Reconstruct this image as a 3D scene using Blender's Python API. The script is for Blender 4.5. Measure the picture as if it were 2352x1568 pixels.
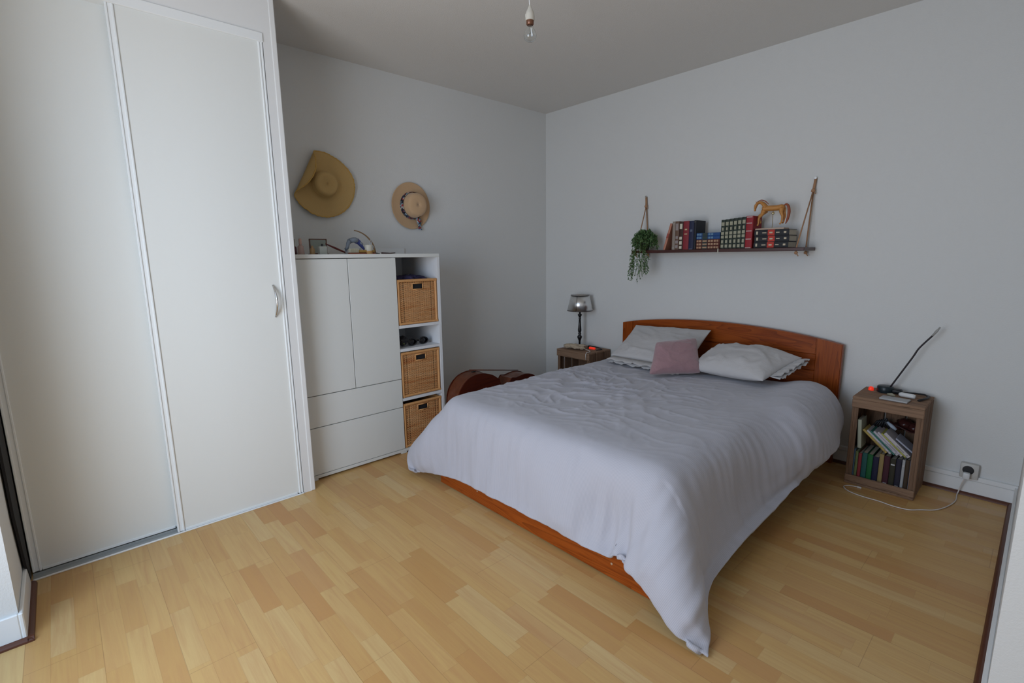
import bpy, bmesh, math, random, zlib, base64
import numpy as np
from mathutils import Vector, Matrix, noise
for o in list(bpy.data.objects): bpy.data.objects.remove(o)
SC = bpy.context.scene
COL = SC.collection
PI = math.pi

# ------------------------------------------------------------------ camera
cam_data = bpy.data.cameras.new('camera')
cam = bpy.data.objects.new('camera', cam_data)
COL.objects.link(cam)
cam_data.sensor_width = 36.0
cam_data.lens = 1130.63 / 2352 * 36.0
cam_data.clip_start = 0.02
right = Vector((0.67705445, 0.73581459, -0.01319737))
up = Vector((-0.11667916, 0.12503298, 0.98526785))
fwd = Vector((-0.72662456, 0.66554012, -0.17050836))
cam.matrix_world = Matrix(((right.x, up.x, -fwd.x, 3.2038), (right.y, up.y, -fwd.y, -3.3778),
                           (right.z, up.z, -fwd.z, 1.2616), (0, 0, 0, 1)))
SC.camera = cam

# ------------------------------------------------------------------ world and light
w = bpy.data.worlds.new('world'); SC.world = w; w.use_nodes = True
bg = w.node_tree.nodes['Background']
bg.inputs[0].default_value = (0.62, 0.74, 1.0, 1); bg.inputs[1].default_value = 0.9
SC.view_settings.view_transform = 'Standard'
SC.view_settings.look = 'None'
SC.view_settings.gamma = 1.0
SC.view_settings.use_curve_mapping = False
SC.view_settings.exposure = -0.30

def area(name, loc, rot, sx, sy, power, color, spread=PI):
    l = bpy.data.lights.new(name, 'AREA'); l.shape = 'RECTANGLE'; l.size = sx; l.size_y = sy
    l.energy = power; l.color = color; l.spread = spread
    o = bpy.data.objects.new(name, l); COL.objects.link(o); o.location = loc; o.rotation_euler = rot
    return o
R = math.radians
# daylight through the window in the rear wall: cool sky from above, warm ground bounce from below
area('window_sky_light', (2.0, -4.24, 1.25), (R(90 - 24), 0, 0), 1.35, 1.9, 45, (0.41, 0.67, 1.0))
area('window_ground_light', (2.0, -4.24, 1.0), (R(90 + 28), 0, 0), 1.35, 1.5, 27, (1.0, 0.79, 0.54))

# ------------------------------------------------------------------ materials
def mat(name, color=(0.8, 0.8, 0.8), rough=0.5, metal=0.0, spec=0.5, emis=None, emis_s=0, alpha=None, trans=0, ior=1.45, sheen=0):
    m = bpy.data.materials.new(name); m.use_nodes = True
    b = m.node_tree.nodes['Principled BSDF']
    b.inputs['Base Color'].default_value = (*color, 1)
    b.inputs['Roughness'].default_value = rough
    b.inputs['Metallic'].default_value = metal
    b.inputs['Specular IOR Level'].default_value = spec
    b.inputs['IOR'].default_value = ior
    if trans: b.inputs['Transmission Weight'].default_value = trans
    if sheen: b.inputs['Sheen Weight'].default_value = sheen
    if emis:
        b.inputs['Emission Color'].default_value = (*emis, 1); b.inputs['Emission Strength'].default_value = emis_s
    return m
class NT:
    """small helper to write node graphs in few lines"""
    def __init__(s, m): s.m = m; s.t = m.node_tree; s.b = s.t.nodes['Principled BSDF']
    def n(s, typ, **kw):
        x = s.t.nodes.new(typ)
        for k, v in kw.items():
            if k in ('inp',):
                for i, val in v.items():
                    if isinstance(val, bpy.types.NodeSocket): s.t.links.new(val, x.inputs[i])
                    else: x.inputs[i].default_value = val
            else: setattr(x, k, v)
        return x
    def math(s, op, a, b=0.0, c=0.0):
        x = s.n('ShaderNodeMath', operation=op, inp={0: a, 1: b, 2: c}); return x.outputs[0]
    def obj(s): return s.n('ShaderNodeTexCoord').outputs['Object']
    def mapping(s, vec, scale=(1, 1, 1), rot=(0, 0, 0), loc=(0, 0, 0)):
        return s.n('ShaderNodeMapping', inp={0: vec, 1: loc, 2: rot, 3: scale}).outputs[0]
    def noise(s, vec, scale=5, detail=3, rough=0.5, dist=0.0):
        return s.n('ShaderNodeTexNoise', inp={'Vector': vec, 'Scale': scale, 'Detail': detail, 'Roughness': rough, 'Distortion': dist}).outputs['Fac']
    def ramp(s, fac, stops, interp='LINEAR'):
        r = s.n('ShaderNodeValToRGB', inp={0: fac}); r.color_ramp.interpolation = interp
        while len(r.color_ramp.elements) < len(stops): r.color_ramp.elements.new(0.5)
        for e, (p, c) in zip(r.color_ramp.elements, stops): e.position = p; e.color = (*c, 1)
        return r.outputs[0]
    def mix(s, fac, a, b, mode='MIX'):
        x = s.n('ShaderNodeMix', data_type='RGBA', blend_type=mode)
        for i, v in ((0, fac), (6, a), (7, b)):
            if isinstance(v, bpy.types.NodeSocket): s.t.links.new(v, x.inputs[i])
            else: x.inputs[i].default_value = v if i == 0 else (*v, 1)
        return x.outputs[2]
    def color(s, sock): s.t.links.new(sock, s.b.inputs['Base Color'])
    def rough(s, sock): s.t.links.new(sock, s.b.inputs['Roughness'])
    def bump(s, h, strength=0.3, dist=0.01):
        x = s.n('ShaderNodeBump', inp={'Strength': strength, 'Distance': dist, 'Height': h})
        s.t.links.new(x.outputs[0], s.b.inputs['Normal'])

M = {}
def wall_mat(name, col, bump=0.35):
    m = mat(name, col, 0.75, spec=0.3); t = NT(m); v = t.obj()
    n1 = t.noise(t.mapping(v, (1, 1, 1)), 160, 3, 0.6); n2 = t.noise(v, 2.5, 2)
    t.color(t.mix(t.math('MULTIPLY', n2, 0.6), tuple(c * 0.985 for c in col), col))
    t.bump(n1, bump, 0.003)
    return m
M['wall'] = wall_mat('white_textured_wallpaper', (0.73, 0.725, 0.705))
M['ceiling'] = wall_mat('white_ceiling_paint', (0.74, 0.715, 0.68), 0.5)
M['paint'] = mat('white_gloss_paint', (0.82, 0.82, 0.81), 0.35)
M['closet'] = mat('white_door_laminate', (0.825, 0.835, 0.805), 0.32, spec=0.5)
t = NT(M['closet']); t.bump(t.noise(t.mapping(t.obj(), (60, 60, 400)), 1, 2), 0.12, 0.002)
M['alu'] = mat('white_aluminium_profile', (0.88, 0.90, 0.90), 0.25, 0.0)
M['track'] = mat('grey_aluminium_track', (0.40, 0.42, 0.42), 0.35, 0.4)
M['steel'] = mat('brushed_steel', (0.62, 0.60, 0.58), 0.22, 1.0)
M['laminate'] = mat('white_furniture_laminate', (0.70, 0.71, 0.685), 0.4)
M['cab_in'] = mat('white_shelf_board', (0.74, 0.75, 0.77), 0.5)
M['dark'] = mat('dark_gap', (0.012, 0.012, 0.014), 0.8)
M['brown_trim'] = mat('dark_brown_stained_wood', (0.10, 0.030, 0.014), 0.4)
M['chrome'] = mat('mirror_chrome', (0.78, 0.78, 0.78), 0.30, 1.0)
M['black_wood'] = mat('black_lacquered_wood', (0.008, 0.008, 0.009), 0.3)
M['black'] = mat('matt_black_plastic', (0.012, 0.012, 0.014), 0.45)
M['white_plastic'] = mat('white_plastic', (0.75, 0.75, 0.74), 0.35)
M['beige_cloth'] = mat('beige_knit', (0.50, 0.40, 0.29), 0.95)
M['red_glow'] = mat('red_glowing_plastic', (0.9, 0.05, 0.02), 0.4, emis=(1.0, 0.04, 0.015), emis_s=0.55)  # weak emission added to make the small red plastic parts vivid
M['glass'] = mat('clear_glass', (0.95, 0.97, 0.97), 0.03, trans=1.0, ior=1.45)
M['rope'] = mat('natural_jute_rope', (0.40, 0.22, 0.12), 0.9)
M['shelf'] = mat('dark_red_brown_shelf_wood', (0.060, 0.018, 0.014), 0.35)
M['paper'] = mat('cream_page_block', (0.52, 0.47, 0.38), 0.9)
M['cord'] = mat('white_cable', (0.72, 0.66, 0.62), 0.5)
M['gold'] = mat('gilt_stamping', (0.62, 0.50, 0.30), 0.4, 0.3)
M['cream'] = mat('cream_label', (0.62, 0.58, 0.46), 0.7)

# laminate floor: three-strip boards running along x
m = mat('maple_strip_laminate', (0.6, 0.4, 0.2), 0.32, spec=0.45); t = NT(m); v = t.obj()
sx = t.n('ShaderNodeSeparateXYZ', inp={0: v})
X, Y = sx.outputs[0], sx.outputs[1]
SW, BL = 0.0633, 1.29
rowf = t.math('DIVIDE', Y, SW); row = t.math('FLOOR', rowf)
wn = t.n('ShaderNodeTexWhiteNoise', noise_dimensions='1D', inp={'W': row}).outputs['Value']
xs = t.math('DIVIDE', t.math('ADD', X, t.math('MULTIPLY', wn, 3.7)), 0.34)
cell = t.math('FLOOR', xs)
cv = t.n('ShaderNodeCombineXYZ', inp={0: t.math('MULTIPLY', row, 1.37), 1: t.math('MULTIPLY', cell, 2.11), 2: 0.5}).outputs[0]
rnd = t.n('ShaderNodeTexWhiteNoise', noise_dimensions='3D', inp={'Vector': cv}).outputs['Value']
tone = t.ramp(rnd, [(0.0, (0.54, 0.285, 0.095)), (0.10, (0.57, 0.33, 0.115)), (0.45, (0.62, 0.385, 0.142)), (0.75, (0.64, 0.42, 0.165)), (0.93, (0.66, 0.47, 0.215)), (1.0, (0.53, 0.265, 0.09))])
gv = t.n('ShaderNodeVectorMath', operation='ADD', inp={0: t.mapping(v, (2.0, 34, 1)), 1: t.n('ShaderNodeVectorMath', operation='SCALE', inp={0: cv, 3: 7.3}).outputs[0]}).outputs[0]
grain = t.noise(gv, 1.0, 4, 0.6, 1.2)
grain2 = t.noise(t.mapping(v, (8, 190, 1)), 1.0, 2, 0.5, 0.4)
c1 = t.mix(t.math('MULTIPLY', t.ramp(grain, [(0.40, (0, 0, 0)), (0.72, (1, 1, 1))]), 0.55), tone, (0.50, 0.25, 0.10))
c1 = t.mix(t.math('MULTIPLY', grain2, 0.22), c1, (0.46, 0.25, 0.11))
fy = t.math('FRACT', rowf); ey = t.math('LESS_THAN', fy, 0.02)
fx = t.math('FRACT', xs); ex = t.math('LESS_THAN', fx, 0.004)
f3 = t.math('LESS_THAN', t.math('FRACT', t.math('DIVIDE', rowf, 3.0)), 0.010)
brow = t.math('FLOOR', t.math('DIVIDE', rowf, 3.0))
bf = t.math('LESS_THAN', t.math('FRACT', t.math('DIVIDE', t.math('ADD', X, t.math('MULTIPLY', brow, 0.47)), BL)), 0.0016)
seam = t.math('MAXIMUM', t.math('MULTIPLY', t.math('MAXIMUM', ey, ex), 0.18), t.math('MULTIPLY', t.math('MAXIMUM', f3, bf), 0.36))
t.color(t.mix(seam, c1, (0.22, 0.10, 0.04)))
rn2 = t.n('ShaderNodeTexWhiteNoise', noise_dimensions='3D', inp={'Vector': t.n('ShaderNodeVectorMath', operation='ADD', inp={0: cv, 1: (5.1, 3.3, 9.7)}).outputs[0]}).outputs['Value']
t.rough(t.ramp(rn2, [(0.0, (0.46, 0.46, 0.46)), (0.75, (0.36, 0.36, 0.36)), (0.92, (0.20, 0.20, 0.20))]))
t.bump(t.noise(t.mapping(v, (60, 260, 1)), 1, 3), 0.06, 0.002)
M['floor'] = m

def wood(name, a, b, axis='x', scale=1.0, rough=0.35, dark=(0.1, 0.03, 0.01), k=0.5):
    m = mat(name, a, rough); t = NT(m); v = t.obj()
    st = {'x': (1.6, 22, 22), 'y': (22, 1.6, 22), 'z': (22, 22, 1.6)}[axis]
    vv = t.mapping(v, tuple(s * scale for s in st))
    n1 = t.noise(vv, 1.0, 4, 0.6, 1.6); n2 = t.noise(t.mapping(v, tuple(s * scale * 5 for s in st)), 1, 2)
    c = t.ramp(n1, [(0.25, b), (0.5, a), (0.62, a), (0.80, b)])
    rings = t.math('FRACT', t.math('MULTIPLY', t.noise(t.mapping(v, tuple(s * scale * 0.55 for s in st)), 1, 1, 0.4, 0.9), 20))
    c = t.mix(t.math('MULTIPLY', t.math('POWER', rings, 2.5), k), c, dark)
    c = t.mix(t.math('MULTIPLY', n2, 0.3), c, dark)
    t.color(c); t.bump(n2, 0.1, 0.002)
    return m
PA, PB, PD = (0.36, 0.078, 0.009), (0.25, 0.043, 0.004), (0.09, 0.011, 0.001)
M['pine_x'] = wood('varnished_orange_pine_horizontal', PA, PB, 'x', dark=PD, k=0.5)
M['pine_z'] = wood('varnished_orange_pine_vertical', PA, PB, 'z', dark=PD, k=0.5)
for _k in ('pine_x', 'pine_z'): M[_k].node_tree.nodes['Principled BSDF'].inputs['Specular IOR Level'].default_value = 0.25
M['pine_y'] = wood('varnished_orange_pine_along_bed', PA, PB, 'y', dark=PD)
CA, CB, CD = (0.25, 0.145, 0.085), (0.14, 0.075, 0.043), (0.045, 0.022, 0.014)
M['crate_x'] = wood('weathered_crate_board_horizontal_lit', (0.34, 0.205, 0.125), (0.20, 0.115, 0.07), 'x', 1.2, 0.8, CD, 0.35)  # top and apron boards lightened as if lit
M['crate_z'] = wood('weathered_crate_board_vertical_shaded', CA, CB, 'z', 1.2, 0.8, CD, 0.35)  # darker copy that paints the shade of the sides and inside
M['cello'] = wood('dark_red_brown_violin_varnish', (0.085, 0.012, 0.004), (0.055, 0.007, 0.003), 'y', 0.6, 0.25, (0.03, 0.004, 0.002), 0.3)
M['cello_rib'] = wood('amber_brown_rib_varnish', (0.16, 0.045, 0.018), (0.10, 0.026, 0.010), 'y', 0.6, 0.3, (0.04, 0.01, 0.004), 0.3)
M['horse'] = wood('honey_carved_wood', (0.62, 0.29, 0.075), (0.50, 0.20, 0.045), 'x', 3, 0.45, (0.30, 0.09, 0.02), 0.3)
M['horse_dark'] = mat('reddish_carved_wood', (0.30, 0.075, 0.03), 0.5)
m = mat('woven_rattan', (0.56, 0.30, 0.11), 0.55); t = NT(m); v = t.obj()
n1 = t.noise(t.mapping(v, (3, 3, 36)), 1, 3, 0.6); n2 = t.noise(t.mapping(v, (1, 130, 260)), 1, 2)
t.color(t.mix(t.math('MULTIPLY', n2, 0.45), t.ramp(n1, [(0.30, (0.50, 0.17, 0.05)), (0.45, (0.66, 0.33, 0.13)), (0.62, (0.72, 0.42, 0.20)), (0.8, (0.58, 0.22, 0.07))]), (0.34, 0.14, 0.055)))
M['rattan'] = m
M['rattan_frame'] = wood('rattan_pole_frame', (0.72, 0.38, 0.15), (0.60, 0.28, 0.09), 'z', 3, 0.45, (0.3, 0.12, 0.04), 0.2)
m = mat('woven_straw', (0.56, 0.36, 0.11), 0.8); t = NT(m)
uv = t.n('ShaderNodeTexCoord').outputs['UV']
u_ = t.n('ShaderNodeSeparateXYZ', inp={0: uv}).outputs
ring = t.math('FRACT', t.math('MULTIPLY', u_[0], 34)); tick = t.math('FRACT', t.math('MULTIPLY', u_[1], 190))
t.color(t.mix(t.math('MULTIPLY', t.math('ADD', ring, tick), 0.26), (0.60, 0.40, 0.16), (0.42, 0.25, 0.08)))
t.bump(t.math('ADD', ring, tick), 0.35, 0.003)
M['straw'] = m
M['straw_edge'] = mat('golden_raffia_edge', (0.58, 0.35, 0.09), 0.85)
M['felt'] = mat('sand_coloured_felt', (0.60, 0.39, 0.22), 0.95, sheen=0.3)
m = mat('patterned_scarf', (0.1, 0.1, 0.15), 0.8); t = NT(m)
vo = t.n('ShaderNodeTexVoronoi', inp={'Vector': t.obj(), 'Scale': 75}).outputs['Color']
sp = t.n('ShaderNodeSeparateXYZ', inp={0: vo}).outputs[0]
t.color(t.ramp(sp, [(0.0, (0.02, 0.02, 0.03)), (0.3, (0.35, 0.05, 0.04)), (0.5, (0.05, 0.07, 0.14)), (0.68, (0.30, 0.42, 0.50)), (0.85, (0.60, 0.55, 0.50))], 'CONSTANT'))
M['scarf'] = m
# bedding: white cotton with a very fine grey ticking stripe along the uv
m = mat('fine_striped_cotton', (0.62, 0.60, 0.62), 0.85, spec=0.2, sheen=0.25); t = NT(m)
uv = t.n('ShaderNodeTexCoord').outputs['UV']; u_ = t.n('ShaderNodeSeparateXYZ', inp={0: uv}).outputs
st = t.math('LESS_THAN', t.math('FRACT', t.math('DIVIDE', u_[0], 0.0054)), 0.36)
t.color(t.mix(t.math('MULTIPLY', st, 0.32), (0.495, 0.485, 0.53), (0.285, 0.285, 0.35)))
t.bump(t.noise(t.mapping(uv, (1, 1, 1)), 40, 3), 0.12, 0.004)
M['duvet'] = m
m = mat('white_pillow_cotton', (0.54, 0.52, 0.515), 0.88, spec=0.2, sheen=0.25); t = NT(m)
t.bump(t.noise(t.obj(), 14, 3, 0.5, 0.8), 0.25, 0.02)
M['pillow'] = m
m = mat('dusty_pink_velour', (0.44, 0.245, 0.26), 0.95, sheen=0.6); t = NT(m); v = t.obj()
t.color(t.mix(t.noise(v, 22, 4, 0.65), (0.30, 0.165, 0.185), (0.40, 0.24, 0.25))); t.bump(t.noise(v, 90, 3), 0.35, 0.006)
M['pink'] = m
m = mat('green_leaf', (0.06, 0.13, 0.035), 0.55); t = NT(m)
ri = t.noise(t.obj(), 45, 2); t.color(t.ramp(ri, [(0.3, (0.030, 0.070, 0.025)), (0.5, (0.075, 0.150, 0.050)), (0.7, (0.16, 0.26, 0.10))]))
M['leaf'] = m
_cc = {}
def flat(name, col, rough=0.6, metal=0):
    k = (name, col)
    if k not in _cc: _cc[k] = mat(name, col, rough, metal)
    return _cc[k]

# ------------------------------------------------------------------ mesh helpers
class MB:
    def __init__(s): s.bm = bmesh.new()
    def box(s, x0, x1, y0, y1, z0, z1, bev=0.0, mtx=None, seg=1):
        r = bmesh.ops.create_cube(s.bm, size=1.0)
        vs = r['verts']
        bmesh.ops.scale(s.bm, vec=(abs(x1 - x0), abs(y1 - y0), abs(z1 - z0)), verts=vs)
        bmesh.ops.translate(s.bm, vec=((x0 + x1) / 2, (y0 + y1) / 2, (z0 + z1) / 2), verts=vs)
        if bev:
            es = list({e for v in vs for e in v.link_edges})
            rr = bmesh.ops.bevel(s.bm, geom=es, offset=bev, segments=seg, profile=0.5, affect='EDGES')
            vs = list({v for f in rr['faces'] for v in f.verts} | {v for v in vs if v.is_valid})
        if mtx: bmesh.ops.transform(s.bm, matrix=mtx, verts=vs)
        return s
    def tube(s, pts, r, n=8, caps=True, flat=1.0):
        pts = [Vector(p) for p in pts]
        rs = r if isinstance(r, (list, tuple)) else [r] * len(pts)
        rings = []; prev = None
        for i, p in enumerate(pts):
            d = (pts[min(i + 1, len(pts) - 1)] - pts[max(i - 1, 0)]).normalized()
            if prev is None:
                a = Vector((0, 0, 1)) if abs(d.z) < 0.9 else Vector((1, 0, 0))
                u = d.cross(a).normalized()
            else: u = (prev - d * prev.dot(d)).normalized()
            prev = u; v = d.cross(u)
            rings.append([s.bm.verts.new(p + (u * math.cos(2 * PI * k / n) + v * math.sin(2 * PI * k / n) * flat) * rs[i]) for k in range(n)])
        for a, b in zip(rings[:-1], rings[1:]):
            for k in range(n): s.bm.faces.new((a[k], a[(k + 1) % n], b[(k + 1) % n], b[k]))
        if caps: s.bm.faces.new(rings[0][::-1]); s.bm.faces.new(rings[-1])
        return s
    def lathe(s, prof, n=32, mtx=None, close=True):
        rings = []
        for r, z in prof:
            rings.append([s.bm.verts.new((r * math.cos(2 * PI * k / n), r * math.sin(2 * PI * k / n), z)) for k in range(n)])
        for a, b in zip(rings[:-1], rings[1:]):
            for k in range(n): s.bm.faces.new((a[k], a[(k + 1) % n], b[(k + 1) % n], b[k]))
        if close:
            s.bm.faces.new(rings[0][::-1]); s.bm.faces.new(rings[-1])
        if mtx: bmesh.ops.transform(s.bm, matrix=mtx, verts=[v for q in rings for v in q])
        return s
    def prism(s, outline, h0, h1, mtx=None, bev=0.0):
        a = [s.bm.verts.new((x, y, h0)) for x, y in outline]; b = [s.bm.verts.new((x, y, h1)) for x, y in outline]
        n = len(a)
        for k in range(n): s.bm.faces.new((a[k], a[(k + 1) % n], b[(k + 1) % n], b[k]))
        s.bm.faces.new(a[::-1]); s.bm.faces.new(b)
        if bev:
            es = [e for v in a + b for e in v.link_edges if (e.verts[0] in a) == (e.verts[1] in a)]
            rr = bmesh.ops.bevel(s.bm, geom=list(set(es)), offset=bev, segments=2, affect='EDGES')
            vs = list({v for f in rr['faces'] for v in f.verts} | {v for v in a + b if v.is_valid})
        else: vs = a + b
        if mtx: bmesh.ops.transform(s.bm, matrix=mtx, verts=vs)
        return s
    def grid(s, rows, closed_u=False, mtx=None, uvs=None):
        V = [[s.bm.verts.new(p) for p in r] for r in rows]
        lay = s.bm.loops.layers.uv.verify() if uvs else None
        for j in range(len(V) - 1):
            n = len(V[j]); rng = range(n if closed_u else n - 1)
            for i in rng:
                q = ((j, i), (j, (i + 1) % n), (j + 1, (i + 1) % n), (j + 1, i))
                f = s.bm.faces.new([V[a][b] for a, b in q])
                if uvs:
                    for l, (a, b) in zip(f.loops, q):
                        uu = uvs[a][b]
                        if closed_u and b == 0 and i == n - 1: uu = (uu[0], 1.0)
                        l[lay].uv = uu
        if mtx: bmesh.ops.transform(s.bm, matrix=mtx, verts=[v for r in V for v in r])
        return s
    def build(s, name, material, parent=None, smooth=False, mtx=None, angle=None, fix=True):
        if fix: bmesh.ops.recalc_face_normals(s.bm, faces=s.bm.faces)
        me = bpy.data.meshes.new(name); s.bm.to_mesh(me); s.bm.free()
        me.materials.append(material)
        if smooth:
            me.polygons.foreach_set('use_smooth', [True] * len(me.polygons))
            if angle: me.set_sharp_from_angle(angle=R(angle))
        o = bpy.data.objects.new(name, me); COL.objects.link(o)
        if mtx: o.matrix_world = mtx
        if parent: o.parent = parent
        return o
def sm(pts, k=4):
    """smooth curve through the given points"""
    pts = [Vector(p) for p in pts]; out = []
    for i in range(len(pts) - 1):
        p0, p1, p2, p3 = pts[max(i - 1, 0)], pts[i], pts[i + 1], pts[min(i + 2, len(pts) - 1)]
        for q in range(k):
            t = q / k; out.append(0.5 * (2 * p1 + (p2 - p0) * t + (2 * p0 - 5 * p1 + 4 * p2 - p3) * t ** 2 + (3 * p1 - p0 - 3 * p2 + p3) * t ** 3))
    return out + [pts[-1]]
def smr(rs, k=4):
    return [rs[i] + (rs[i + 1] - rs[i]) * q / k for i in range(len(rs) - 1) for q in range(k)] + [rs[-1]]
def tag(o, label, cat=None, group=None, kind=None):
    if label: o['label'] = label
    if cat: o['category'] = cat
    if group: o['group'] = group
    if kind: o['kind'] = kind
    return o
def thing(name, label, cat, loc=(0, 0, 0), rotz=0, group=None, mtx=None):
    o = bpy.data.objects.new(name, None); COL.objects.link(o); o.empty_display_size = 0.05
    if mtx: o.matrix_world = mtx
    else: o.location = loc; o.rotation_euler = (0, 0, rotz)
    return tag(o, label, cat, group)
def struct(name, mb, m, label, parent=None, **kw):
    o = mb.build(name, m, parent, **kw); o['kind'] = 'structure'; o['label'] = label
    return o
def T(x, y, z): return Matrix.Translation((x, y, z))
def RZ(a): return Matrix.Rotation(R(a), 4, 'Z')
def RX(a): return Matrix.Rotation(R(a), 4, 'X')
def RY(a): return Matrix.Rotation(R(a), 4, 'Y')
def basis(u, v, n, loc):
    u, v, n = Vector(u).normalized(), Vector(v).normalized(), Vector(n).normalized()
    return Matrix(((u.x, v.x, n.x, loc[0]), (u.y, v.y, n.y, loc[1]), (u.z, v.z, n.z, loc[2]), (0, 0, 0, 1)))
def dup_tree(o, parent=None):
    c = o.copy(); COL.objects.link(c)
    if parent: c.parent = parent; c.matrix_parent_inverse = o.matrix_parent_inverse
    for ch in list(o.children): dup_tree(ch, c)
    return c

# ================================================================== SETTING
H = 2.5; XR = 3.215; YR = -4.2
struct('floor', MB().box(-0.15, 4.3, YR - 0.15, 0.15, -0.1, 0.0), M['floor'], 'pale maple strip laminate floor')
struct('ceiling', MB().box(-0.15, 4.3, YR - 0.15, 0.15, H, H + 0.1), M['ceiling'], 'plain white ceiling')
struct('wall_back', MB().box(-0.15, 4.3, 0.0, 0.15, 0, H), M['wall'], 'white wallpapered wall behind the headboard')
struct('wall_left', MB().box(-0.15, 0.0, YR, 0.0, 0, H), M['wall'], 'white wallpapered wall where the hats hang')
b = MB().box(XR, 4.3, -1.75, 0.0, 0, H)
struct('wall_right', b, M['wall'], 'white wall at the right edge beside the bookcase crate')
struct('wall_right_alcove', MB().box(4.15, 4.3, YR, -1.75, 0, H), M['wall'], 'white wall of the alcove out of view')
b = MB().box(0.0, 0.987, YR, -3.612, 0, H)
struct('wall_left_return', b, M['wall'], 'white wall corner beside the sliding wardrobe')
WX0, WX1, WZ0, WZ1 = 1.28, 2.72, 0.12, 2.25
b = MB().box(0.987, WX0, YR - 0.15, YR, 0, H).box(WX1, 4.3, YR - 0.15, YR, 0, H).box(WX0, WX1, YR - 0.15, YR, 0, WZ0).box(WX0, WX1, YR - 0.15, YR, WZ1, H)
struct('wall_rear', b, M['wall'], 'white wall with the window that lights the room')
b = MB()
for a_, c_ in ((WX0, WX0 + 0.05), (WX1 - 0.05, WX1)): b.box(a_, c_, YR - 0.10, YR - 0.02, WZ0, WZ1)
b.box(WX0 + 0.05, WX1 - 0.05, YR - 0.10, YR - 0.02, WZ0, WZ0 + 0.05).box(WX0 + 0.05, WX1 - 0.05, YR - 0.10, YR - 0.02, WZ1 - 0.05, WZ1)
struct('window_1', b, M['paint'], 'white window frame')
# baseboards: painted plinth, cable duct over it, brown quarter round on the floor
def qround(b, p0, p1, inward, r=0.016):
    p0, p1, n = Vector(p0), Vector(p1), Vector(inward)
    prof = [(0, 0), (r, 0)] + [(r * math.cos(a), r * math.sin(a)) for a in (0.4, 0.8, 1.2)] + [(0, r)]
    rows = [[p + n * a + Vector((0, 0, c)) for a, c in prof] for p in (p0, p1)]
    b.grid(rows, closed_u=True)
    return b
struct('baseboard_back', MB().box(0.012, XR, -0.012, 0.0, 0, 0.082, 0.002), M['paint'], 'white baseboard under the headboard wall')
tr = struct('trim_1', MB().box(2.45, XR, -0.017, 0.0, 0.084, 0.108, 0.002), M['paint'], 'white cable duct running above the baseboard')
struct('baseboard_left', MB().box(0.0, 0.012, -2.45, 0.0, 0, 0.082, 0.002), M['paint'], 'white baseboard under the hats')
struct('trim_2', qround(MB(), (0.0, -0.012, 0), (XR - 0.012, -0.012, 0), (0, -1, 0)), M['brown_trim'], 'dark brown quarter round along the headboard wall')
struct('baseboard_right', MB().box(XR - 0.012, XR, -1.75, -0.012, 0, 0.10, 0.002), M['paint'], 'white baseboard at the right edge')
struct('trim_3', qround(MB(), (XR - 0.012, -1.75, 0), (XR - 0.012, -0.012, 0), (-1, 0, 0)), M['brown_trim'], 'dark brown quarter round on the right side of the floor')
b = MB().box(0.62, 0.999, -3.612, -3.600, 0.0, 0.105, 0.003).box(0.987, 0.999, YR, -3.612, 0, 0.105, 0.003)
struct('baseboard_return', b, M['paint'], 'white baseboard around the wall corner by the wardrobe')
b = MB(); qround(b, (0.60, -3.600, 0), (1.015, -3.600, 0), (0, 1, 0)); qround(b, (0.999, YR, 0), (0.999, -3.584, 0), (1, 0, 0))
struct('trim_4', b, M['brown_trim'], 'brown quarter round around the wall corner by the wardrobe')
b = MB().grid([[(x0_, -3.606, z), (x1_, -3.606, z), (x1_, -3.598, z), (x0_, -3.598, z)] for z, x0_, x1_ in ((0.03, 0.585, 0.62), (0.12, 0.585, 0.68), (0.35, 0.585, 0.745), (0.9, 0.585, 0.75), (2.3, 0.585, 0.72))], closed_u=True)
bmesh.ops.holes_fill(b.bm, edges=b.bm.edges)
struct('trim_5', b, M['dark'], 'black strip painted as the dark gap between the wall corner and the wardrobe')  # flat black board, painted dark in place of a real recess
# ================================================================== SLIDING WARDROBE
wd = thing('sliding_wardrobe', 'tall white built-in wardrobe with two sliding doors and aluminium profiles', 'wardrobe', (0.3, -3.0, 0))
XF = 0.5715
MB().box(0.0, XF, -3.612, -2.463, 2.305, H - 0.001).build('header_panel', M['paint'], wd)
b = MB().box(0.47, XF, -2.525, -2.475, 0, 2.305).box(0.0, 0.47, -2.49, -2.463, 0, 2.305)
b.box(0.47, XF + 0.003, -2.4885, -2.463, 0, H - 0.002, 0.004, seg=2)
b.build('side_jamb', M['paint'], wd)
MB().box(0.45, XF + 0.006, -3.611, -2.526, 2.264, 2.3045, 0.002).build('top_track', M['alu'], wd)
b = MB().box(0.47, 0.577, -3.598, -2.526, 0.0, 0.003)
for x_ in (0.472, 0.500, 0.5335): b.box(x_, x_ + 0.003, -3.598, -2.526, 0.003, 0.012)
b.build('bottom_track', M['track'], wd)
MB().box(0.574, 0.579, -3.598, -2.526, 0.0, 0.007, 0.0015).build('track_lip', M['alu'], wd)
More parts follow.
